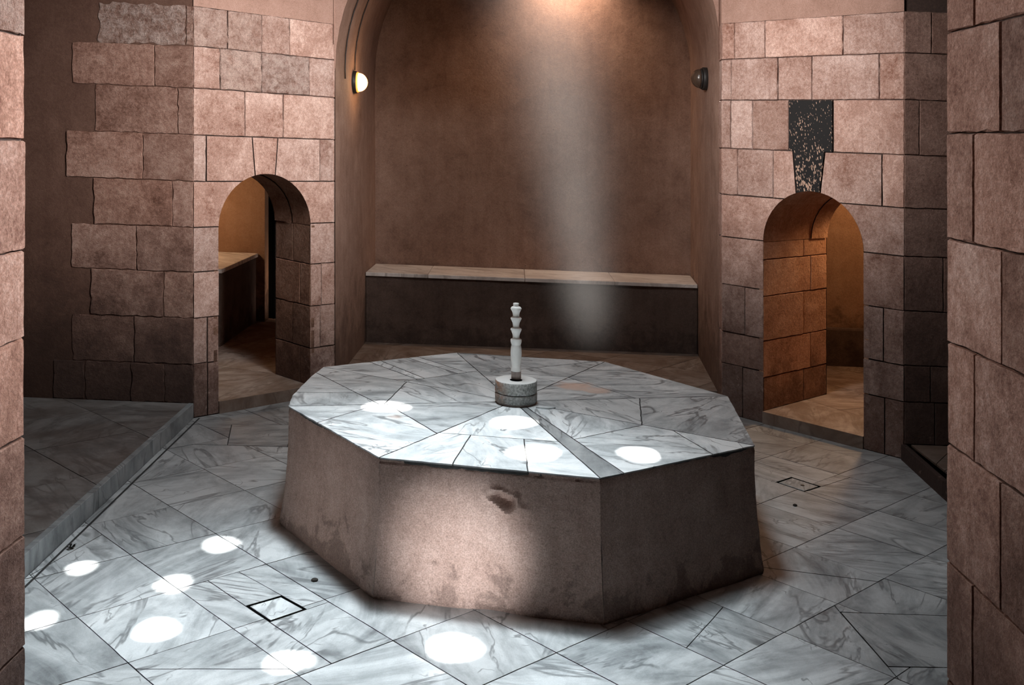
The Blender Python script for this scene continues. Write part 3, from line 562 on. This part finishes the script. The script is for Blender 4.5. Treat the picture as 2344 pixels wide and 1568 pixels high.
# thresholds and floors of the two side rooms
def room_floor(side, P, u0, u1, extra, tone):
    mb = MB(); z = .085
    a, b = P(u0-.0, 0, .012), P(u1+.0, 0, .012); c, d = P(u1, 0, -1.), P(u0, 0, -1.)
    # threshold slab with its riser
    q = [P(u0, 0, .012)[:2], P(u1, 0, .012)[:2], P(u1, 0, -.5)[:2], P(u0, 0, -.5)[:2]]
    tiles(mb, extra, R(-20 if side == 'left' else 24), .1, .5, R(60 if side == 'left' else -58), .2, .6, z, tone)
    T = (tone, .2, .4)
    t = ccw(q); top = [(p[0], p[1], z+.002) for p in t]
    mb.face(top, (tone*1.05, .31, .77)); mb.strip([(p[0], p[1], -.01) for p in t], top, (tone*.55, .1, .2))
    return struct(mb.build('floor_%s_room' % side, M['marble_warm']))
lq = [P_LD(lu0-.3,0,-.47)[:2], P_LD(lu1+.2,0,-.47)[:2], (-1.6,10.7), (-3.7,10.7), (-3.7,8.2)]
room_floor('left', P_LD, lu0, lu1, lq, .95)
rq = [P_RD(ru0-.1,0,-.49)[:2], P_RD(ru1+.1,0,-.49)[:2], P_RD(ru1+.9,0,-.89)[:2], (4.,9.45), (1.95,9.45)]
room_floor('right', P_RD, ru0, ru1, rq, .95)

# side room behind the left doorway: back wall, dark slit, low bench
mb = MB(); mb.face([(-3.8,10.5,0),(-2.50,10.5,0),(-2.50,10.5,2.7),(-3.8,10.5,2.7)])
mb.face([(-2.50,10.5,0),(-2.50,10.66,0),(-2.50,10.66,2.7),(-2.50,10.5,2.7)])
mb.face([(-2.375,10.5,0),(-1.4,10.5,0),(-1.4,10.5,2.7),(-2.375,10.5,2.7)])
mb.face([(-3.8,8.,0),(-3.8,10.5,0),(-3.8,10.5,2.7),(-3.8,8.,2.7)])
struct(mb.build('wall_left_room', M['plaster_room']))
mb = MB(); mb.face([(-2.6,10.9,0),(-2.2,10.9,0),(-2.2,10.9,2.7),(-2.6,10.9,2.7)]); mb.box(-2.462,-2.45,10.68,10.72,.0,2.7)  # black sheet inside the slit paints its darkness
struct(mb.build('door_1_dark_slit', M['black']))
rb = thing('side_room_bench', 'dark low bench with pale marble top inside the left side room', 'bench', (-3.1, 9.9, .085))
mb = MB(); mb.box(-3.78, -2.585, 9.2, 10.49, .05, .735); mb.build('bench_base', M['plaster_black'], rb)
mb = MB(); mb.box(-3.78, -2.565, 9.18, 10.49, .737, .775, (1,.1,.3)); mb.build('seat_slab', M['bench_slab'], rb, bevel=.004)
# side room behind the right doorway
mb = MB()
for i in range(10):
    x0, x1 = 1.9+.21*i, 1.9+.21*(i+1); y0, y1 = 9.42, 9.42
    mb.face([(x0,y0,0),(x1,y1,0),(x1,y1,2.9),(x0,y0,2.9)])
mb.face([(4.,9.42,0),(4.,7.2,0),(4.,7.2,2.9),(4.,9.42,2.9)])
struct(mb.build('wall_right_room', M['plaster_room']))
mb = MB(); mb.box(1.95, 4., 9.36, 9.42, .05, .43); struct(mb.build('baseboard_right_room', M['plaster_black'], bevel=.02))

# ------------------------------------------------------------------ ceiling: flat vault slab with a pierced dome over the middle
SUN = Vector((.10, .26, 1.)).normalized()
DC = (0., 5.5); DR = 2.5; ZC = 3.45
def dome():
    bm = bmesh.new(); n, m = 64, 16
    def P3(r, i, j):
        t = math.pi/2*j/m; a = 2*math.pi*i/n; return (DC[0]+r*math.cos(t)*math.cos(a), DC[1]+r*math.cos(t)*math.sin(a), ZC-.02+r*.85*math.sin(t))
    for r, fl in ((DR, 0), (DR+.12, 1)):
        g = [[bm.verts.new(P3(r,i,j)) for i in range(n)] for j in range(m)]; top = bm.verts.new(P3(r,0,m))
        for j in range(m-1):
            for i in range(n):
                q = [g[j][i], g[j][(i+1)%n], g[j+1][(i+1)%n], g[j+1][i]]; bm.faces.new(q if fl else q[::-1])
        for i in range(n):
            q = [g[m-1][i], g[m-1][(i+1)%n], top]; bm.faces.new(q if fl else q[::-1])
        if fl: 
            for i in range(n): bm.faces.new([g[0][(i+1)%n], g[0][i], g0[i], g0[(i+1)%n]])
        g0 = g[0]
    bmesh.ops.recalc_face_normals(bm, faces=bm.faces)
    me = bpy.data.meshes.new('ceiling_dome'); bm.to_mesh(me); bm.free()
    o = bpy.data.objects.new('ceiling_dome', me); COL.objects.link(o); me.materials.append(M['plaster'])
    cb = bmesh.new()
    for X, Y, z, rx, ry in D['spots']:
        b = Vector(fall((X, Y, z))); n = 28; rings = []; ph = (X*7.3, Y*5.1)
        def w(i): t = 2*math.pi*i/n; return 1+.09*math.sin(2*t+ph[0])+.07*math.sin(3*t+ph[1])
        for h in (2.6, 7.5):
            c = b + SUN*((h-b.z)/SUN.z); rings.append([cb.verts.new((c.x+.93*rx*w(i)*math.cos(2*math.pi*i/n), c.y+.93*ry*w(i)*math.sin(2*math.pi*i/n), h)) for i in range(n)])
        for i in range(n): cb.faces.new([rings[0][i], rings[0][(i+1)%n], rings[1][(i+1)%n], rings[1][i]])
        cb.faces.new(rings[0][::-1]); cb.faces.new(rings[1])
    cm = bpy.data.meshes.new('oculus_cutters'); cb.to_mesh(cm); cb.free(); co = bpy.data.objects.new('oculus_cutters', cm); COL.objects.link(co)
    md = o.modifiers.new('oculi', 'BOOLEAN'); md.object = co; md.operation = 'DIFFERENCE'; md.solver = 'EXACT'; md.use_self = True
    dg = bpy.context.evaluated_depsgraph_get(); new = bpy.data.meshes.new_from_object(o.evaluated_get(dg))
    o.modifiers.clear(); o.data = new
    bpy.data.objects.remove(co)
    return struct(o)
dome()
mb = MB(); n = 64
for i in range(n):
    a0, a1 = 2*math.pi*i/n, 2*math.pi*(i+1)/n
    def edge(a):
        c, s = math.cos(a), math.sin(a); k = min(5.2/max(abs(c), 1e-6), (2.56 if s > 0 else 7.2)/max(abs(s), 1e-6)); return (DC[0]+c*k, DC[1]+s*k, ZC)
    mb.face([(DC[0]+(DR+.05)*math.cos(a0), DC[1]+(DR+.05)*math.sin(a0), ZC), (DC[0]+(DR+.05)*math.cos(a1), DC[1]+(DR+.05)*math.sin(a1), ZC), edge(a1), edge(a0)])
struct(mb.build('ceiling', M['plaster'], slope=False))
# low ceilings of the two side rooms
mb = MB(); mb.face([(-4.6,7.24,2.75),(-2.24,7.24,2.75),(-1.42,8.12,2.75),(-1.42,11.,2.75),(-4.6,11.,2.75)]); mb.face([(-4.6,7.24,-.2),(-4.6,11.,-.2),(-4.6,11.,2.75),(-4.6,7.24,2.75)])
mb.face([(1.66,7.95,2.95),(2.63,6.92,2.95),(4.6,6.92,2.95),(4.6,9.6,2.95),(1.80,9.6,2.95)]); struct(mb.build('ceiling_side_rooms', M['plaster_dark']))
mb = MB(); mb.face([(-5.2,8.04,2.7),(-1.38,8.04,2.7),(-1.38,8.04,3.9),(-5.2,8.04,3.9)]); mb.face([(1.60,8.04,2.7),(5.2,8.04,2.7),(5.2,8.04,3.9),(1.60,8.04,3.9)]); struct(mb.build('wall_above_side_rooms', M['plaster_dark']))
# outer walls that close the alcoves and the passage the viewer stands in
mb = MB()
for a, b in (((-4.4,3.2),(-4.4,7.2)), ((4.4,6.85),(4.4,3.2)), ((-2.2,-1.),(2.2,-1.))): mb.face([(a[0],a[1],-.2),(b[0],b[1],-.2),(b[0],b[1],ZC+.2),(a[0],a[1],ZC+.2)])
struct(mb.build('wall_outer', M['plaster']))
# unseen lintels added over the two side alcoves to shade them
mb = MB()
for a, b in (((-2.25,3.2),(-2.25,7.2)), ((2.62,6.85),(2.62,3.2))): mb.face([(a[0],a[1],3.3),(b[0],b[1],3.3),(b[0],b[1],ZC+.2),(a[0],a[1],ZC+.2)])
struct(mb.build('wall_alcove_lintels', M['plaster']))

# ------------------------------------------------------------------ the octagonal platform
oc = D['oct']; cx, cy = D['octc']
pf = thing('octagonal_platform', 'large octagonal stone platform with a broken white marble top in the middle of the floor', 'platform', (cx, cy, 0))
mb = MB(); NS, NH = 44, 34
ZT = .592
def side_pt(k, f, h):
    a, b = oc[k], oc[(k+1) % 8]; x, y = a[0]+(b[0]-a[0])*f, a[1]+(b[1]-a[1])*f
    L = math.dist(a, b); ex, ey = (b[0]-a[0])/L, (b[1]-a[1])/L; n = (ey, -ex)
    z = ZT*h
    rad = Vector((x-cx, y-cy)).normalized()
    flare = .050*(1-h)**2.2 - .003
    q = Vector((x*4, y*4, z*4)); d = noise.noise(q)*.006 + noise.noise(q*3.1)*.003 + noise.noise(q*9.)*.0016
    if k == 1:   # front face: a knocked-out hole near the top and a chewed foot
        u = f*L
        wob = 1+.5*noise.noise(Vector((u*22, z*22, 3.))) ; r2 = math.hypot((u-.555)/.042, (z-.468+.35*(u-.555))/.026)*wob; d -= .045*math.exp(-r2**4); d += .010*math.exp(-((r2-1.6)/.45)**2)*(1+noise.noise(Vector((u*30,z*30,9.))))
        r3 = math.hypot((u-.64)/.05, (z-.385)/.03); d -= .006*math.exp(-r3**2)
        r4 = math.hypot((u-.50)/.10, z/.035); d -= .022*math.exp(-r4**2); r5 = math.hypot((u-.62)/.14, (z-.12)/.08); d -= .006*math.exp(-r5**2)
    d += 0
    if z < .02: d -= .010*(1-z/.02)
    if z > .574: d -= .007*(.8+.5*noise.noise(Vector((x*30,y*30,2.))))*min(1, (z-.574)/.009)
    return (x+rad.x*flare+n[0]*d, y+rad.y*flare+n[1]*d, z)
for k in range(8):
    ns = NS*3 if k == 1 else NS; nh = NH*2 if k == 1 else NH
    g = [[side_pt(k, i/ns, j/nh) for i in range(ns+1)] for j in range(nh+1)]
    for j in range(nh):
        for i in range(ns): mb.face([g[j][i], g[j][i+1], g[j+1][i+1], g[j+1][i]], (1,.25,.5), True)
ps = mb.build('platform_side', M['platform_side'], pf); ps.data.set_sharp_from_angle(angle=math.radians(28))
mb = MB()
big = ccw([tuple(p) for p in oc] + [tuple(p) for p in D['bulge']])
mb.face([(p[0], p[1], .5975) for p in inset(big, .004)]); lo = inset(big, .009); mb.strip([(p[0], p[1], .57) for p in lo], [(p[0], p[1], .5975) for p in lo])
mb.build('top_bed', M['grout'], pf)
mb = MB()
for poly, t in D['tops']:
    q = inset(ccw([tuple(p) for p in poly]), .0032)
    if not q: continue
    q = [jit(p, .0032) for i in range(len(q)) for p in subdiv(q[i], q[(i+1) % len(q)], .045)]
    T = (t, RND.choice((.0,.12,.2,.33,.45))+RND.random()*.05, RND.random())
    up = [(p[0], p[1], .6+RND.uniform(0,.0008)) for p in q]; mb.face(up, T); mb.strip([(p[0], p[1], .594) for p in q], up, (t*.45, T[1], T[2]))
mb.build('marble_top', M['marble_top'], pf, merge=False)

# small spout column on two stone drums
FX, FY = .022, 5.575
fo = thing('fountain_pillar', 'slender white turned marble spout standing on a round stone drum in the centre of the platform', 'fountain', (FX, FY, .6))
def drumprof(r0, r1, h): return [(r0-.004, 0), (r0, .004), (r1, h-.004), (r1-.004, h)]
mb = MB(); mb.lathe([(.104,0),(.106,.008),(.098,.012)], FX, FY, .600, 40); mb.build('footing_ring', M['turned_foot'], fo)
def rough_drum(r, z0, h, name, seed):
    mb = MB(); n = 56; prof = drumprof(r, r-.001, h); rings = []
    for rr, z in prof:
        rings.append([(FX+(rr+.003*noise.noise(Vector((math.cos(2*math.pi*i/n)*2.2, math.sin(2*math.pi*i/n)*2.2, seed+z*30))))*math.cos(2*math.pi*i/n), FY+(rr+.003*noise.noise(Vector((math.cos(2*math.pi*i/n)*2.2, math.sin(2*math.pi*i/n)*2.2, seed+z*30))))*math.sin(2*math.pi*i/n), z0+z+.0015*noise.noise(Vector((i*.5, seed, 0)))) for i in range(n)])
    for a, b in zip(rings, rings[1:]): mb.strip(a, b, (1,.25,.5), True, True)
    mb.face(rings[-1])
    return mb.build(name, M['drum'], fo)
rough_drum(.114, .611, .045, 'lower_drum', 1.3)
mb = MB(); mb.lathe([(.108,0),(.108,.006)], FX, FY, .6545, 40); mb.build('drum_joint', M['black'], fo)
rough_drum(.113, .6595, .064, 'upper_drum', 4.1)
mb = MB(); mb.lathe([(.033,0),(.034,.002)], FX, FY-.012, .7225, 24); mb.build('socket', M['black'], fo)  # black disc painted as the dark hole under the column
prof = [(62,1095),(62,1000)]
k = .000436
def lp(lst): return [(r*k, (1105-y)*k) for r, y in lst]
mb = MB(); mb.lathe(lp([(58,1100),(61,1090),(61,1003)]), FX, FY+.006, .7225, 20); mb.build('column_foot', M['turned_foot'], fo)
mb = MB(); mb.lathe(lp([(60,1003),(63,998),(63,965),(58,955),(57,945),(62,900),(67,840),(69,770),(66,720),(60,685),(57,678),(61,668),(68,640),(69,618),(64,606),(50,600),(42,596),(42,570),(46,545),(58,515),(68,495),(68,482),(60,472),(44,466),(40,462),(40,435),(44,408),(58,378),(68,358),(67,346),(58,338),(42,330),(40,322),(41,300),(46,280),(56,258),(68,238),(67,226),(56,212),(44,206),(36,204),(36,200),(37,175),(35,165),(28,163)]), FX, FY+.006, .7225, 32); mb.build('turned_spout', M['turned'], fo)

# marble chip lying by the drum
mb = MB(); pts = [(.125,5.47),(.19,5.45),(.23,5.475),(.185,5.495),(.14,5.49)]
mb.strip([(x,y,.6008) for x,y in pts], [(x,y,.608) for x,y in pts], (1,.1,.3)); mb.face([(x,y,.608) for x,y in pts], (1,.1,.3))
tag(mb.build('marble_chip', M['marble_top']), 'loose white marble chip lying against the foot of the round drum', 'stone')

# ------------------------------------------------------------------ drain covers
for q, lab, tn in zip(drains, ('square marble drain cover with wide black gap in the bright floor before the platform', 'dim square drain cover in the floor beside the dark side of the platform'), (1.08, .8)):
    c = (sum(p[0] for p in q)/4, sum(p[1] for p in q)/4)
    t = thing('drain_cover', lab, 'drain cover', (c[0], c[1], 0))
    mb = MB(); a = q; b = inset(q, .013)
    mb.strip([(p[0],p[1],.0004) for p in a], [(p[0],p[1],-.003) for p in b]); mb.build('drain_frame', M['black'], t)
    mb = MB(); b = inset(q, .013); c2 = inset(q, .016); mb.strip([(p[0],p[1],-.005) for p in b], [(p[0],p[1],-.0005) for p in b], (tn,.3,.1)); mb.strip([(p[0],p[1],-.0005) for p in b], [(p[0],p[1],.001) for p in c2], (tn,.3,.1)); mb.face([(p[0],p[1],.001) for p in c2], (tn,.3,.1))
    mb.build('lid', M['marble'], t)
    if tn < 1:
        mb = MB(); mb.lathe([(.012,0),(.012,.0015),(.005,.002)], c[0]+.02, c[1]-.02, .001, 14); mb.build('lifting_hole', M['iron'], t)

# ------------------------------------------------------------------ dark keystone above the right doorway
mb = MB()
for poly in D['key']:
    q = ccw([tuple(p) for p in poly])
    if poly is D['key'][0]:
        r = subtract(q, rcut)
    else: r = [q]
    for x in r:
        mb.face([P_RD(p[0], p[1], .005) for p in x], (1,.5,.5))
        mb.strip([P_RD(p[0], p[1], -.011) for p in x], [P_RD(p[0], p[1], .005) for p in x], (1,.5,.5))
tag(mb.build('dark_keystone', M['key']), 'black keystone covered in pale chisel flecks above the right hand doorway', 'stone')

# ------------------------------------------------------------------ wall lamps
def wall_lamp(name, loc, nx, label, lit):
    t = thing(name, label, 'lamp', loc, 'round bulkhead lamps on the niche walls')
    def turned(prof, n=32, z=0):
        mb = MB(); rings = [[(loc[0]+nx*w, loc[1]+r*math.cos(2*math.pi*i/n), loc[2]+r*math.sin(2*math.pi*i/n)) for i in range(n)] for r, w in prof]
        for a, b in zip(rings, rings[1:]): mb.strip(a, b, smooth=True)
        mb.face(rings[0]); mb.face(rings[-1]); return mb
    turned([(.098,-.01),(.098,.034),(.092,.042)]).build('back_plate', M['iron'], t, merge=2)
    turned([(.086,.042),(.088,.05),(.084,.058)]).build('rim', M['amber'] if lit else M['iron'], t, merge=2)
    turned([(.082*math.cos(a), .058+.075*math.sin(a)) for a in [i*math.pi/2/10 for i in range(10)]]+[(.004,.133)]).build('glass_dome', M['lit_glass'] if lit else M['dark_glass'], t, merge=2)
    return t
wall_lamp('wall_lamp', (-1.376, 8.94, 2.46), 1, 'glowing round lamp on the left side of the niche arch', True)
wall_lamp('wall_lamp', (1.668, 8.9, 2.60), -1, 'unlit dark round lamp on the right side of the niche arch', False)
# cable up the arch from the lit lamp
def tube(name, pts, r, mat):
    mb = MB(); n = 8; rings = []
    P = [Vector(p) for p in pts]
    for i, p in enumerate(P):
        d = (P[min(i+1, len(P)-1)]-P[max(i-1, 0)]).normalized(); u = d.orthogonal().normalized() if abs(d.y) < .9 else Vector((1,0,0)); v = Vector((0,1,0)) if abs(d.y) < .5 else d.cross(u)
        u = d.cross(v).normalized(); rings.append([tuple(p+u*r*math.cos(2*math.pi*k/n)+v*r*math.sin(2*math.pi*k/n)) for k in range(n)])
    for a, b in zip(rings, rings[1:]): mb.strip(a, b, smooth=True)
    mb.face(rings[0][::-1]); mb.face(rings[-1]); return mb.build(name, mat, merge=2)
def arch_at(Y, n=40):
    f = (Y-8.06)/(NB-8.06); xl = -1.372+.02*f; xr = 1.612+.158*f; a = (xr-xl)/2; c = (xr+xl)/2; zl, zr = 2.52+.13*f, 2.78-.06*f
    out = []
    for i in range(n//2):
        t = math.pi-math.pi*i/n; x = c+a*math.cos(t); out.append((x-.010*math.cos(t), Y, zl+(zr-zl)*(x-xl)/(xr-xl)+(a-.010)*math.sin(t)))
    return out
q = arch_at(8.94); tag(tube('lamp_cable', [(-1.352,8.94,2.565)]+q[1:], .005, M['cable']), 'thin dark cable rising from the lit lamp along the curve of the arch', 'cable')
q = arch_at(8.45); tag(tube('lamp_cable', [(-1.357,8.45,2.46)]+q, .005, M['cable']), 'dark cable following the front edge of the arch beside the stone pier', 'cable')  # added tube stands for the dark gap between stone and plaster

# ------------------------------------------------------------------ debris on the floor
mb = MB(); rr = random.Random(3)
for i in range(9):
    a = rr.uniform(0, 6.28); l = rr.uniform(.012,.03); x, y = -2.085+rr.uniform(-.012,.012), 4.9+rr.uniform(-.015,.015); w = .006
    p0 = Vector((x,y,.001)); p1 = Vector((x+math.cos(a)*l, y+math.sin(a)*l, rr.uniform(.006,.022))); s = Vector((-math.sin(a)*w, math.cos(a)*w, 0))
    mb.face([p0-s*.4, p0+s*.4, (p0+p1)/2+s+Vector((0,0,.006)), p1, (p0+p1)/2-s+Vector((0,0,.006))])
tag(mb.build('dry_leaf', M['debris']), 'small crumpled dark leaf on the floor near the long step', 'leaf')
for x, y, r, lab in ((-.884,4.651,.016,'small dark pebble on the floor below the left face of the platform'), (1.601,5.873,.013,'tiny dark pebble on the dim floor near the far drain cover')):
    mb = MB(); mb.lathe([(r*.7,.0005),(r,.004),(r*.8,.008),(r*.3,.011)], x, y, 0, 12); o = mb.build('pebble', M['debris']); tag(o, lab, 'pebble')

# ------------------------------------------------------------------ shaft of haze with its own glow
def shaft(bot, top, r0, r1):
    bot, top = Vector(fall(bot)), Vector(fall(top)); ax = top-bot; H = ax.length
    mb = MB(); n = 32
    mb.lathe([(r0*1.6,0),(r1*1.6,H)], 0, 0, 0, n)
    o = mb.build('light_beam_haze', None or M['grout'], slope=False, merge=2); o.data.materials.clear()
    o.location = bot; o.rotation_mode = 'QUATERNION'; o.rotation_quaternion = Vector((0,0,1)).rotation_difference(ax.normalized())
    m = bpy.data.materials.new('sunlit_haze'); m.use_nodes = True; nt = m.node_tree; nt.nodes.clear()
    t = NT.__new__(NT); t.m = m; t.n = nt; t.out = nt.nodes.new('ShaderNodeOutputMaterial')
    tc = nt.nodes.new('ShaderNodeTexCoord'); x = nt.nodes.new('ShaderNodeSeparateXYZ'); nt.links.new(tc.outputs['Object'], x.inputs[0])
    rad = t.math('SQRT', t.math('ADD', t.math('MULTIPLY', x.outputs[0], x.outputs[0]), t.math('MULTIPLY', x.outputs[1], x.outputs[1])))
    h = t.math('DIVIDE', x.outputs[2], H)
    R_ = t.math('ADD', r0, t.math('MULTIPLY', h, r1-r0)); s = t.math('DIVIDE', rad, R_)
    g = t.math('EXPONENT', t.math('MULTIPLY', t.math('MULTIPLY', s, s), -2.4))
    g = t.math('MULTIPLY', g, t.remap(s, 1.2, 1.58, 1, 0))
    g = t.math('MULTIPLY', g, t.remap(h, .0, .11)); 
    g = t.math('MULTIPLY', g, t.math('DIVIDE', r0, R_))
    # slow swirls in the vapour
    nz = t.noise(tc.outputs['Object'], 2.2, 3, .5); g = t.math('MULTIPLY', g, t.remap(nz, .3, .7, .8, 1.2, False))
    pv = nt.nodes.new('ShaderNodeVolumePrincipled'); pv.inputs['Color'].default_value = (.9,.9,.88,1); pv.inputs['Anisotropy'].default_value = 0
    t.L(t.math('MULTIPLY', g, SH_DENS), pv.inputs['Density'])
    pv.inputs['Emission Color'].default_value = (1.,.93,.86,1); t.L(t.math('MULTIPLY', g, SH_EMIT), pv.inputs['Emission Strength'])  # emission put in for sunlight scattered by the haze
    nt.links.new(pv.outputs[0], t.out.inputs['Volume']); o.data.materials.append(m)
    o['kind'] = 'stuff'; tag(o, 'pale shaft of sunlit haze slanting down onto the back of the platform', 'haze')
    return o
SH_DENS = .3; SH_EMIT = .72
shaft((.50, 6.32, .68), (.06, 6.45, 4.4), .165, .60)

# ------------------------------------------------------------------ light
def lamp(name, kind, loc, energy, col, rot=None, target=None, **kw):
    l = bpy.data.lights.new(name, kind); l.energy = energy; l.color = col
    for a, b in kw.items(): setattr(l, a, b)
    o = bpy.data.objects.new(name, l); COL.objects.link(o); o.location = loc
    if target is not None: o.rotation_mode = 'QUATERNION'; o.rotation_quaternion = (Vector(target)-Vector(loc)).to_track_quat('-Z', 'Y')
    return o
o = lamp('sun', 'SUN', (0,0,10), 45., (1.,.97,.93), angle=math.radians(.85)); o.rotation_mode = 'QUATERNION'; o.rotation_quaternion = (-SUN).to_track_quat('-Z', 'Y')
lamp('dome_daylight', 'AREA', (-.1,5.3,4.7), 75., (.88,.96,1.), target=(-.1,5.3,0), shape='DISK', size=.9)
lamp('dome_opening_beam', 'SPOT', (-.35,5.8,5.2), 1380., (.87,.955,1.), target=(-.62,3.85,0), spot_size=R(43), spot_blend=1., shadow_soft_size=.28)  # added soft spot that brightens the front floor
lamp('left_wall_wash', 'SPOT', (.9,4.5,3.3), 1000., (1.,.95,.92), target=(-1.9,7.55,2.35), spot_size=R(54), spot_blend=1., shadow_soft_size=.4)  # added unseen spot to lift the left doorway wall
lamp('right_wall_wash', 'SPOT', (-.9,4.6,3.3), 760., (1.,.94,.90), target=(1.85,7.6,2.5), spot_size=R(46), spot_blend=1., shadow_soft_size=.4)  # its added counterpart for the right doorway wall
lamp('niche_glow', 'SPOT', (.56,9.95,3.90), 120., (1.,.70,.48), target=(.55,10.3,2.9), spot_size=R(120), spot_blend=1., shadow_soft_size=.1)
lamp('lit_lamp_bulb', 'POINT', fall((-1.19,8.94,2.46)), 4., (1.,.55,.2), shadow_soft_size=.06)
lamp('left_room_lamp', 'POINT', (-3.35,9.85,1.75), 26., (1.,.66,.38), shadow_soft_size=.12)
lamp('right_room_lamp', 'SPOT', (3.05,8.45,1.75), 52., (1.,.58,.27), target=(2.28,8.05,.85), spot_size=R(78), spot_blend=.9, shadow_soft_size=.1)
lamp('right_room_glow', 'POINT', (3.25,8.7,1.9), 30., (1.,.58,.28), shadow_soft_size=.15)
lamp('right_room_sun', 'SPOT', (2.9,8.0,2.7), 90., (1.,.62,.35), target=(2.52,7.55,.0), spot_size=R(22), spot_blend=.9, shadow_soft_size=.05)
lamp('left_pier_wash', 'SPOT', (1.0,5.0,2.9), 640., (1.,.95,.93), target=(-1.5,3.1,1.9), spot_size=R(44), spot_blend=1., shadow_soft_size=.25)  # fill added for the left pier, no source stands here
lamp('right_pier_wash', 'SPOT', (-1.1,4.8,2.9), 125., (1.,.90,.84), target=(1.34,2.95,1.85), spot_size=R(46), spot_blend=1., shadow_soft_size=.25)  # weaker fill added to brighten the right pier
lamp('left_floor_glint', 'SPOT', (-1.75,4.15,.12), 22., (1.,.96,.93), target=(-.88,4.92,.34), spot_size=R(62), spot_blend=1., shadow_soft_size=.1)  # added lamp in place of sun patch bounce on the left face
lamp('wet_floor_glint', 'SPOT', (-.30,3.55,.11), 80., (.97,.98,1.), target=(-.23,4.45,.22), spot_size=R(46), spot_blend=1., shadow_soft_size=.06)  # added lamp, stands for floor bounce on the platform front
w = bpy.data.worlds.new('outside'); S.world = w; w.use_nodes = True
w.node_tree.nodes['Background'].inputs[0].default_value = (.5,.62,.8,1); w.node_tree.nodes['Background'].inputs[1].default_value = .02

# ------------------------------------------------------------------ camera: level, with the view shifted down
cam = bpy.data.cameras.new('camera'); co = bpy.data.objects.new('camera', cam); COL.objects.link(co)
co.location = (0,0,2.0); co.rotation_euler = (math.pi/2, 0, 0)
cam.sensor_width = 36; cam.lens = 36*2377/2344; cam.shift_y = -(784-324)/2344; cam.clip_start = .05
S.camera = co
S.view_settings.view_transform = 'Standard'; S.view_settings.exposure = 0.0
C = S.cycles
C.use_denoising = True; C.volume_step_rate = 2.; C.volume_max_steps = 96; C.max_bounces = 5; C.diffuse_bounces = 3; C.glossy_bounces = 2; C.transmission_bounces = 2; C.use_adaptive_sampling = True; C.adaptive_threshold = .03; C.adaptive_min_samples = 16; C.volume_bounces = 0; C.sample_clamp_indirect = 6.; C.caustics_reflective = False; C.caustics_refractive = False
for o in S.objects:
    if '_base' in o: del o['_base']
